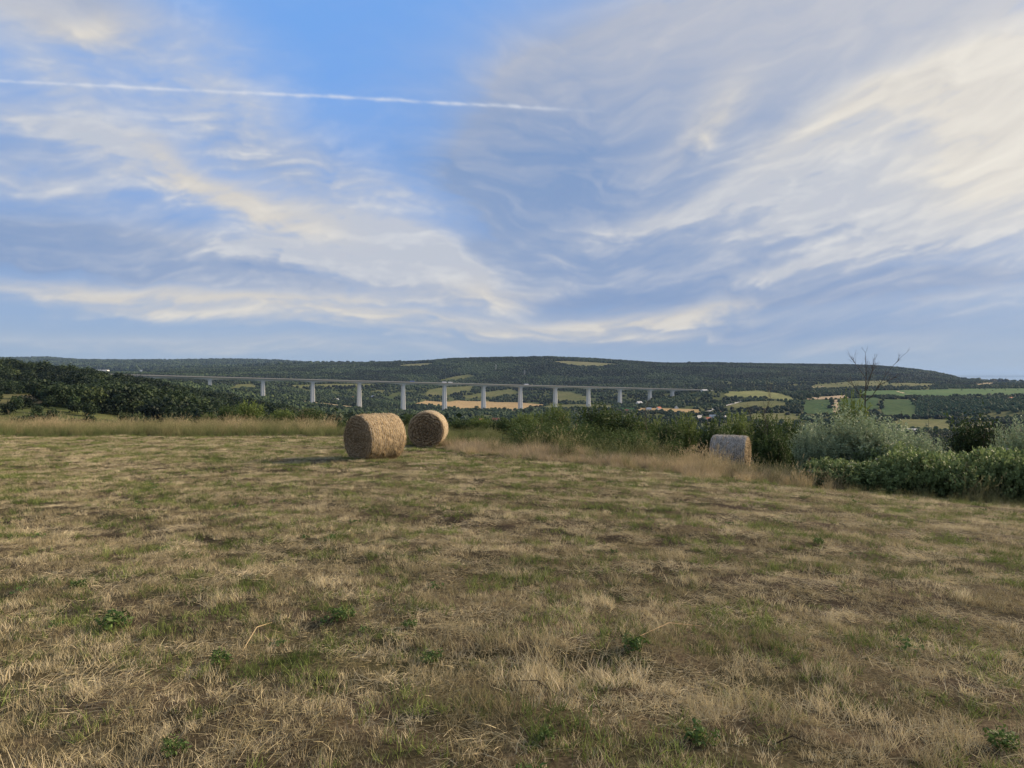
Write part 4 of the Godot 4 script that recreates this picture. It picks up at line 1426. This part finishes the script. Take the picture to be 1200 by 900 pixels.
	# brambles along the right edge
	var bram := [
		[8.27, 20.3, 1.46, 0.29, "leftmost low bramble bush in front of the silvery shrub"],
		[8.92, 19.7, 2.03, 0.84, "bramble bush below the big silvery shrub"],
		[9.77, 19.25, 2.21, 0.85, "bramble bush below the dead tree"],
		[10.81, 19.2, 2.21, 1.27, "bramble bush with pale blossom dots, middle of the bank"],
		[11.57, 18.8, 2.16, 1.10, "bramble bush in front of the dark round tree"],
		[12.70, 19.0, 2.18, 1.50, "bramble bush right of the dark round tree's front"],
		[13.53, 18.7, 2.24, 1.40, "bramble bush at the right edge of the picture"],
		[11.14, 20.9, 2.50, 1.47, "taller bramble bush in the second row behind the bank"],
		[12.83, 21.0, 2.77, 1.37, "taller bramble bush before the trunk of the dark round tree"],
		[14.60, 21.2, 2.79, 1.69, "taller bramble bush beside the right silvery shrub"],
		[14.79, 19.0, 2.50, 1.47, "bramble bush just past the right picture edge"],
	]
	for i in bram.size():
		var q: Array = bram[i]
		var v: Array = br[i % 3]
		var t := plant("bramble_bush", "green " + q[4], "bush", "bramble bank at the right", q[0], q[1], q[2], q[3], v[0], v[1], M.bark, 3.2, 1.3, i * 2.1, 0.05)
		put("blossom", flower_heads(600 + i, 3.2, 1.35, 4, Color(0.42, 0.42, 0.36)), M.leaf, t)
	var el := plant("elder_shrub", "elder shrub with cream flower heads above the left grass strip", "shrub", hedge, -13.54, 47.5, 2.3, 1.35, dk[1][0], dk[1][1], M.bark, 3.0, 2.5, 0.4)
	put("flower_heads", flower_heads(640, 3.0, 2.5, 60, Color(0.42, 0.42, 0.26)), M.leaf, el)
	bare_trees()
	weeds()


func branch(h: Heap, pts: Array, r0: float, r1: float) -> void:
	for k in pts.size() - 1:
		h.bar(pts[k], pts[k + 1], lerpf(r0, r1, k / float(pts.size() - 1)), lerpf(r0, r1, (k + 1) / float(pts.size() - 1)), Color.WHITE, 5)


func twigs(h: Heap, pts: Array, r: RandomNumberGenerator, count: int, long: float, thick: float) -> void:
	for i in count:
		var f := r.randf_range(0.35, 1.0) * (pts.size() - 1)
		var k := mini(int(f), pts.size() - 2)
		var p: Vector3 = pts[k].lerp(pts[k + 1], f - k)
		var dir: Vector3 = ((pts[k + 1] - pts[k]).normalized() + Vector3(r.randfn(), r.randf() * 0.4, r.randfn()) * 0.55).normalized()
		var l := long * r.randf_range(0.4, 1.0)
		var m := p + dir * l * 0.5
		var e := m + (dir + Vector3(r.randfn() * 0.3, 0.35, r.randfn() * 0.3)).normalized() * l * 0.5
		h.bar(p, m, thick, thick * 0.7, Color.WHITE, 4)
		h.bar(m, e, thick * 0.7, thick * 0.25, Color.WHITE, 4)
		for w in 2:
			var e2 := m + (dir + Vector3(r.randfn(), 0.3, r.randfn()) * 0.6).normalized() * l * 0.35
			h.bar(m, e2, thick * 0.5, thick * 0.2, Color.WHITE, 3)


func bare_trees() -> void:
	var r := RandomNumberGenerator.new()
	r.seed = 99
	var d := 27.0
	var u := d / 835.0
	var x0 := 13.32
	var t := thing("dead_tree", "bare dead tree with forked dark branches reaching above the ridge", "tree", pos(x0, d, -0.1))
	var base_y := t.position.y
	# branch ends measured in steps of u: right of the trunk, height above the eye, depth
	var runs := [
		["trunk", [[0, -999, 0], [1, -30, 2], [3, 0, 0], [4, 27, -4]], 0.034, 0.005], ["branch", [[1, -30, 2], [7, -24, 6], [14, -10, 10], [25, 8, 12], [37, 23, 16]], 0.02, 0.004], ["branch", [[2, -14, 0], [11, 0, -7], [19, 15, -10]], 0.02, 0.004],
		["branch", [[0, -28, 2], [-12, -18, 9], [-20, -8, 12]], 0.018, 0.004], ["branch", [[3, -4, 0], [-3, 10, -8], [-8, 18, -10]], 0.015, 0.004], ["branch", [[12, -12, 9], [22, -6, 14], [30, -2, 12]], 0.015, 0.004],
		["branch", [[2, -20, 1], [5, 2, 8], [7, 20, 10]], 0.018, 0.004],
	]
	for q in runs:
		var pts := []
		for p in q[1]:
			var y: float = 0.0 if p[1] < -500 else EYE + p[1] * u - base_y
			pts.append(Vector3(p[0] * u, y, p[2] * u))
		var h := Heap.new()
		branch(h, pts, q[2], q[3])
		twigs(h, pts, r, 12, 0.5, 0.005)
		put(q[0], h.mesh(), M.dead_wood, t)
	# thin saplings without leaves
	for s in [[12.17, 34.0, 4.5, "thin bare sapling rising out of the hedge right of the weathered bale"], [12.07, 36.0, 3.3, "shorter bare sapling left of the thin one in the hedge"], [6.96, 37.0, 2.9, "grey dead twiggy sapling right of the big domed shrub"], [20.91, 30.0, 3.6, "slender bare sapling left of the right silvery shrub"]]:
		var xx: float = s[0]
		var tt := thing("bare_sapling", s[3], "tree", pos(xx, s[1], -0.1), "bare saplings in the hedge")
		var hh: float = s[2]
		var pts := []
		for k in 7:
			pts.append(Vector3(r.randfn() * 0.05 * k * 0.5, hh * k / 6.0, r.randfn() * 0.05 * k * 0.5))
		var h := Heap.new()
		branch(h, pts, 0.02, 0.003)
		put("trunk", h.mesh(), M.dead_wood, tt)
		h = Heap.new()
		twigs(h, pts, r, 60, hh * 0.22, 0.0038)
		put("twigs", h.mesh(), M.dead_wood, tt)
	# slender young poplar shoots with sparse pale leaves
	for s in [[14.71, 27.0, 3.2, 5], [16.33, 28.0, 3.3, 6]]:
		var xx: float = s[0]
		var tt := thing("poplar_shoot", "slender pale leafed shoot above the brambles, %s of the two" % ("left" if s[3] == 5 else "right"), "tree", pos(xx, s[1], -0.1), "poplar shoots above the brambles")
		var h := Heap.new()
		h.bar(Vector3.ZERO, Vector3(0.05, s[2], 0), 0.02, 0.004, Color.WHITE, 5)
		put("stem", h.mesh(), M.bark, tt)
		put("foliage", crown(700 + s[3], 0.5, s[2] * 0.75, s[2] * 0.3, 24, 420, 0.07, 0.5, Color(0.14, 0.17, 0.11), Color(0.26, 0.30, 0.22), 0.25).mesh(), M.leaf, tt)


func weed_mesh(sd: int) -> Array:
	var r := RandomNumberGenerator.new()
	r.seed = sd
	var st := Heap.new()
	var lf := Heap.new()
	for k in 17:
		var b := Vector3(r.randfn() * 0.22, 0, r.randfn() * 0.22)
		var tall := r.randf_range(0.65, 1.12)
		var top := b + Vector3(r.randfn() * 0.12, tall, r.randfn() * 0.12)
		st.bar(b, top, 0.006, 0.003, Color(0.07, 0.09, 0.03), 4)
		for i in 24:
			var f := 0.12 + 0.88 * i / 23.0
			var p := b.lerp(top, f)
			var az := i * 2.4 + k
			var out := Vector3(cos(az), r.randf_range(0.1, 0.75), sin(az)).normalized()
			var l := r.randf_range(0.13, 0.25) * (1.15 - f * 0.55)
			var s := out.cross(Vector3.UP).normalized() * l * 0.13
			var tip := p + out * l + Vector3(0, -l * 0.18, 0)
			var mid := p + out * l * 0.45
			lf.quad(p, mid + s, tip, mid - s, Color(0.026, 0.052, 0.017).lerp(Color(0.155, 0.215, 0.07), pow(r.randf(), 1.3)))
	return [st.mesh(), lf.mesh()]


func weeds() -> void:
	var r := RandomNumberGenerator.new()
	r.seed = 321
	var kinds := [weed_mesh(1), weed_mesh(2), weed_mesh(3), weed_mesh(4)]
	for k in 74:
		var x := r.randf_range(0.2, 5.4)
		var d := r.randf_range(25.0, 32.0) - x * 0.4
		var t := thing("weed_clump", "upright dark green weed clump in the tall thicket left of the weathered bale", "weed", pos(x, d, -0.03), "tall weed thicket")
		t.rotation.y = r.randf() * TAU
		var s := r.randf_range(0.8, 1.2)
		t.scale = Vector3(s, s * r.randf_range(0.8, 1.1), s)
		var m: Array = kinds[k % 4]
		put("stem", m[0], M.grass, t)
		put("foliage", m[1], M.leaf, t)
	for q in [[-1.71, 26.5, 0.62, "lone dark weed right of the spiral ended bale"], [-1.42, 27.0, 0.66, "second dark weed right of the spiral ended bale"], [1.76, 22.6, 0.7, "weed clump standing forward in the brown dry grass"], [-3.19, 25.9, 0.42, "low weed at the foot of the spiral ended bale"], [-3.46, 26.0, 0.4, "low weed at the left foot of the spiral ended bale"], [-3.73, 26.2, 0.42, "low weed between the two left bales"], [7.59, 24.2, 0.35, "weed in front of the weathered bale"]]:
		var x: float = q[0]
		var t := thing("weed_clump", q[3], "weed", pos(x, q[1], -0.03))
		t.scale = Vector3(q[2], q[2], q[2])
		put("stem", kinds[1][0], M.grass, t)
		put("foliage", kinds[1][1], M.leaf, t)


# ---------------------------------------------------------------- grass

# a tuft of bent blades; lean 0 stands up, 1 lies down
func tuft(sd: int, count: int, low: float, high: float, wide: float, spread: float, lean: float, seeds := 0, segs := 2, clumps := 1, radius := 0.0) -> ArrayMesh:
	var r := RandomNumberGenerator.new()
	r.seed = sd
	var h := Heap.new()
	var mids := []
	var tones := []
	for k in clumps:
		var ma := r.randf() * TAU
		var mr := sqrt(r.randf()) * radius
		mids.append(Vector3(cos(ma) * mr, 0, sin(ma) * mr))
		tones.append(r.randf_range(0.75, 1.2))
	for k in count + seeds:
		var az := r.randf() * TAU
		var cl := r.randi() % clumps
		var b: Vector3 = mids[cl] + Vector3(r.randfn() * spread, -0.01, r.randfn() * spread)
		var tall := r.randf_range(low, high) * (r.randf_range(1.0, 1.75) if k >= count else 1.0)
		var le := clampf(lean + r.randfn() * 0.16, 0.02, 1.25)
		var dir := Vector3(cos(az) * sin(le), cos(le), sin(az) * sin(le)).normalized()
		var bend := Vector3(cos(az + r.randfn() * 0.9), -0.5, sin(az + r.randfn() * 0.9)) * r.randf_range(0.0, 0.4)
		var s := dir.cross(Vector3(r.randfn(), r.randfn() * 0.3, r.randfn())).normalized() * wide * r.randf_range(0.6, 1.3) * (0.5 if k >= count else 1.0)
		var tone: float = r.randf_range(0.68, 1.3) * tones[cl]
		var col := Color(tone * r.randf_range(0.94, 1.06), tone, tone * r.randf_range(0.85, 1.1))
		var p := b
		var n := segs + (1 if seeds > 0 else 0)
		for i in n:
			var f0 := i / float(n)
			var f1 := (i + 1) / float(n)
			var q := b + dir * tall * f1 + bend * tall * f1 * f1
			q.y = maxf(q.y, 0.004)
			var w0 := s * (1.0 - f0 * 0.75)
			var w1 := s * (1.0 - f1 * 0.75) if f1 < 1.0 else s * 0.15
			h.quad(p - w0, q - w1, q + w1, p + w0, col)
			p = q
		if k >= count:
			var up := (dir + bend).normalized()
			for i in 7:
				var c := p - up * 0.14 * tall * i / 6.0
				var o := Vector3(r.randfn(), r.randfn() * 0.4 + 0.4, r.randfn()).normalized() * 0.036
				var s2 := up.cross(o).normalized() * 0.009
				h.quad(c - s2, c + o * 0.5 + s2, c + o + up * 0.02, c + o * 0.5 - s2, col * Color(1.9, 1.5, 1.9))
	return h.mesh()


func make_rough_grass() -> void:
	var r := RandomNumberGenerator.new()
	r.seed = 515
	var tall := []
	var fluffy := []
	for k in 3:
		tall.append(tuft(800 + k, 110, 0.42, 0.85, 0.0055, 0.06, 0.17, 26, 2, 9, 0.34))
		fluffy.append(tuft(810 + k, 190, 0.20, 0.46, 0.0035, 0.06, 0.38, 0, 2, 10, 0.32))
	var ts := [[], [], []]
	var tc := [PackedColorArray(), PackedColorArray(), PackedColorArray()]
	var fs := [[], [], []]
	var fc := [PackedColorArray(), PackedColorArray(), PackedColorArray()]
	var green := Color(0.135, 0.165, 0.060)
	var pale := Color(0.31, 0.27, 0.145)
	var tan := Color(0.47, 0.38, 0.23)
	var brown := Color(0.36, 0.30, 0.205)
	var x := -46.0
	while x < 40.0:
		var e := mown_edge(x)
		var d := e - 0.5
		var last := lerpf(46.0, 36.5, smoothstep(-14.0, -7.0, x))
		while d < last:
			var px := x + r.randf_range(-0.22, 0.22)
			var pd := d + r.randf_range(-0.22, 0.22)
			var deep := pd - e
			var step := 0.44 + maxf(0.0, deep - 6.0) * 0.03
			d += step
			if absf(px) > pd * 0.84 + 2.0:
				continue
			var n1 := noise_b.get_noise_2d(px * 0.22, pd * 0.3)
			var n2 := noise_b.get_noise_2d(px * 0.9 + 20.0, pd * 0.9)
			var k := r.randi() % 3
			var base := Vector3(px, ground(px, pd) + (field_bump(px, pd) if pd < 51.0 else 0.0) - 0.01, -pd)
			var turn := Basis(Vector3.UP, r.randf() * TAU)
			if px > 0.2 and px < 5.6 and deep > 4.2:
				continue
			# pinkish brown fine grass in front of the weeds
			var band := smoothstep(-4.0, -1.2, px) * (1.0 - smoothstep(3.0, 7.0, px + n1 * 3.0) * 0.75) * (1.0 - smoothstep(8.0, 9.0, px)) * (1.0 - smoothstep(1.6, 3.4, deep + n1 * 2.0))
			if band * 0.8 > r.randf():
				var s := r.randf_range(0.7, 1.15) * (0.75 + smoothstep(0.0, 1.2, deep) * 0.45)
				fs[k].append(Transform3D(turn.scaled(Vector3(s, s, s)), base))
				fc[k].push_back(brown.lerp(tan, clampf(0.35 + n2 * 0.9 + r.randfn() * 0.2 + smoothstep(2.5, 6.5, px) * 0.3, 0, 1)) * r.randf_range(0.85, 1.15))
				continue
			var hgt := r.randf_range(0.6, 1.1) * smoothstep(-0.6, 1.8, deep + n1 * 0.8) * (0.85 + n2 * 0.6 + n1 * 0.5)
			hgt = maxf(hgt, 0.3)
			var dry := clampf(0.35 + n1 * 0.9 + n2 * 0.5, 0.0, 1.0)
			if px < -9.5:
				hgt *= 0.7
				dry = clampf(dry + smoothstep(1.2, 5.0, deep + n2 * 1.5) * 0.55 - 0.32, 0.0, 1.0)
			elif px < 0.6:
				dry *= 0.3
				hgt *= 0.55
			elif px > 9.2:
				hgt *= 0.8
				dry = clampf(dry * 0.7, 0.0, 1.0)
			elif px > 4.8:
				dry = clampf(dry + 0.4, 0.0, 1.0)
				hgt *= 0.75
			if px > 0.0 and deep > 5.0:
				hgt *= 0.6
			ts[k].append(Transform3D(turn.scaled(Vector3(hgt, hgt, hgt)), base))
			tc[k].push_back(green.lerp(pale, dry).lerp(tan, smoothstep(0.7, 1.0, dry) * 0.6) * r.randf_range(0.85, 1.15))
		x += 0.44
	for k in 3:
		scatter("tall_grass", tall[k], M.grass, ts[k], tc[k], "uncut grass with seed heads along the far edge of the mown field")
		scatter("brown_grass", fluffy[k], M.grass, fs[k], fc[k], "fine pinkish brown dry grass along the field edge before the weeds")


func make_field_grass() -> void:
	var r := RandomNumberGenerator.new()
	r.seed = 616
	var kinds := {"stubble": [], "litter": [], "green": [], "long": [], "leafy": []}
	for k in 3:
		kinds.stubble.append(tuft(900 + k, 190, 0.025, 0.085, 0.0017, 0.022, 0.36, 0, 2, 20, 0.2))
		kinds.litter.append(tuft(910 + k, 150, 0.035, 0.14, 0.0016, 0.04, 1.25, 0, 2, 18, 0.18))
		kinds.green.append(tuft(920 + k, 130, 0.035, 0.115, 0.0023, 0.022, 0.38, 0, 2, 12, 0.2))
		kinds.long.append(tuft(930 + k, 240, 0.06, 0.15, 0.0016, 0.024, 0.38, 0, 2, 17, 0.19))
		kinds.leafy.append(crown(940 + k, 0.22, 0.09, -0.02, 8, 60, 0.030, 0.5, Color(0.8, 0.85, 0.8), Color(1.2, 1.2, 1.1), 0.5).mesh())
	var tr := {}
	var co := {}
	for k in kinds:
		tr[k] = [[], [], []]
		co[k] = [PackedColorArray(), PackedColorArray(), PackedColorArray()]
	var straw_a := Color(0.29, 0.25, 0.14)
	var straw_b := Color(0.66, 0.575, 0.385)
	var green_a := Color(0.085, 0.125, 0.030)
	var green_b := Color(0.235, 0.285, 0.085)
	# rings of falling density: from, to, spacing of the patches, size
	for ring in [[1.2, 5.0, 0.155, 0.85], [5.0, 9.0, 0.155, 0.8], [9.0, 16.0, 0.19, 0.9], [16.0, 34.0, 0.25, 1.1]]:
		var step: float = ring[2]
		var d: float = ring[0]
		while d < ring[1]:
			var half: float = d * 0.82 + 0.8
			var x := -half
			while x < half:
				var px := x + r.randf_range(-0.5, 0.5) * step
				var pd := d + r.randf_range(-0.5, 0.5) * step
				x += step
				if pd > 15.0 and pd > mown_edge(px) + 0.4:
					continue
				var f := field_mix(px, pd)
				var what := ""
				var roll := r.randf()
				if f[2] > r.randf() * 1.1:
					what = "long" if roll < 0.62 else ("litter" if roll < 0.85 else "green")
				elif r.randf() < f[0] * 0.85:
					what = "litter" if roll < 0.36 else ("stubble" if roll < 0.50 else ("green" if roll < 0.56 else ""))
				elif r.randf() < f[1] * 0.72:
					what = "green" if roll < 0.80 else ("leafy" if roll < 0.86 else "stubble")
				else:
					what = "stubble" if roll < 0.50 else ("litter" if roll < 0.88 else ("green" if roll < 0.97 else "long"))
				if what == "":
					continue
				var k := r.randi() % 3
				var s: float = ring[3] * r.randf_range(0.7, 1.3)
				var hs := s * (0.9 if pd > 9.0 else 1.0)
				var turn := Basis(Vector3.UP, r.randf() * TAU)
				tr[what][k].append(Transform3D(turn.scaled(Vector3(s, hs, s)), Vector3(px, ground(px, pd) + field_bump(px, pd), -pd)))
				var t := clampf(0.45 + f[4] * 0.6 + r.randfn() * 0.3, 0.0, 1.0)
				if what == "green" or what == "leafy":
					var g := green_a.lerp(green_b, t)
					if what == "leafy":
						g = Color(0.05, 0.10, 0.026).lerp(Color(0.10, 0.16, 0.05), t)
					co[what][k].push_back(g)
				else:
					co[what][k].push_back(straw_a.lerp(straw_b, t) * r.randf_range(0.85, 1.1))
			d += step
	var says := {"stubble": "short cut straw coloured stubble of the mown field", "litter": "loose dry straw lying on the mown field", "green": "green grass growing back in patches on the mown field", "long": "longer pale dry grass left in strips on the mown field", "leafy": "small green leafy plants growing among the stubble"}
	var called := {"stubble": "stubble", "litter": "straw_litter", "green": "green_grass", "long": "dry_grass", "leafy": "ground_cover"}
	var total := 0
	for w in kinds:
		for k in 3:
			total += tr[w][k].size()
			scatter(called[w], kinds[w][k], M.leaf if w == "leafy" else M.grass, tr[w][k], co[w][k], says[w])
	print("tufts ", total)
	# single plants and stalks that stand out
	var leafm := []
	for k in 3:
		leafm.append(crown(960 + k, 0.30, 0.15, -0.02, 12, 240, 0.036, 0.4, Color(0.045, 0.085, 0.022), Color(0.11, 0.165, 0.05), 0.5).mesh())
	for q in [[-2.89, 5.13, 1.5, "biggest dark green leafy weed in the mown grass at the left"], [-1.26, 5.22, 1.1, "leafy weed left of the picture's middle, above a longer dry strip"], [-1.81, 4.39, 0.9, "small leafy weed in the left foreground"], [-0.51, 4.45, 0.9, "leafy weed in the middle foreground"], [0.88, 3.33, 1.0, "dark leafy weed at the lower edge right of the middle"], [0.79, 4.55, 1.1, "leafy weed beside the bent pale stalk"], [-1.53, 3.19, 0.8, "leafy weed at the lower left edge"], [2.32, 3.34, 1.0, "leafy weed in the lower right corner"], [-0.72, 5.03, 0.7, "small leafy weed right of the one above the dry strip"], [-3.75, 6.14, 0.8, "leafy weed in the left part of the field near an old ridge"], [3.66, 8.50, 0.9, "leafy green weed in the right half of the field"], [0.16, 3.31, 0.7, "small leafy weed near the middle of the lower edge"]]:
		var p := on_field(q[0], q[1])
		var t := thing("leafy_weed", q[3], "weed", p, "leafy weeds in the mown field")
		t.rotation.y = q[0] * 1.0
		t.scale = Vector3.ONE * q[2] * 0.75
		put("foliage", leafm[int(absf(q[0] * 10.0)) % 3], M.leaf, t)
	var stalk: Material = M.straw
	for q in [[[0.86, 4.77], [1.10, 4.97], [1.35, 5.07], Color(0.42, 0.30, 0.17), "long bent pale stalk lying right of the middle"], [[-0.01, 4.09], [0.14, 3.94], [0.25, 3.84], Color(0.10, 0.075, 0.05), "dark dry stalk lying in the pale strip"], [[1.23, 3.32], [1.30, 3.28], [1.37, 3.27], Color(0.06, 0.045, 0.03), "short dark stick near the lower edge at the right"], [[-1.76, 4.66], [-1.77, 4.92], [-1.73, 5.11], Color(0.40, 0.31, 0.18), "pale stalk leaning in the left foreground"]]:
		var a := on_field(q[0][0], q[0][1])
		var b := on_field(q[1][0], q[1][1]) + Vector3(0, 0.07, 0)
		var c := on_field(q[2][0], q[2][1]) + Vector3(0, 0.03, 0)
		var h := Heap.new()
		h.bar(Vector3(0, 0.015, 0), b - a, 0.0035, 0.003, q[3], 5)
		h.bar(b - a, c - a, 0.003, 0.0015, q[3], 5)
		var o := put("dry_stalk", h.mesh(), stalk, self)
		o.position = a
		tag(o, q[4], "stalk", "dry stalks on the mown field")


func on_field(x: float, d: float) -> Vector3:
	return Vector3(x, ground(x, d) + field_bump(x, d), -d)
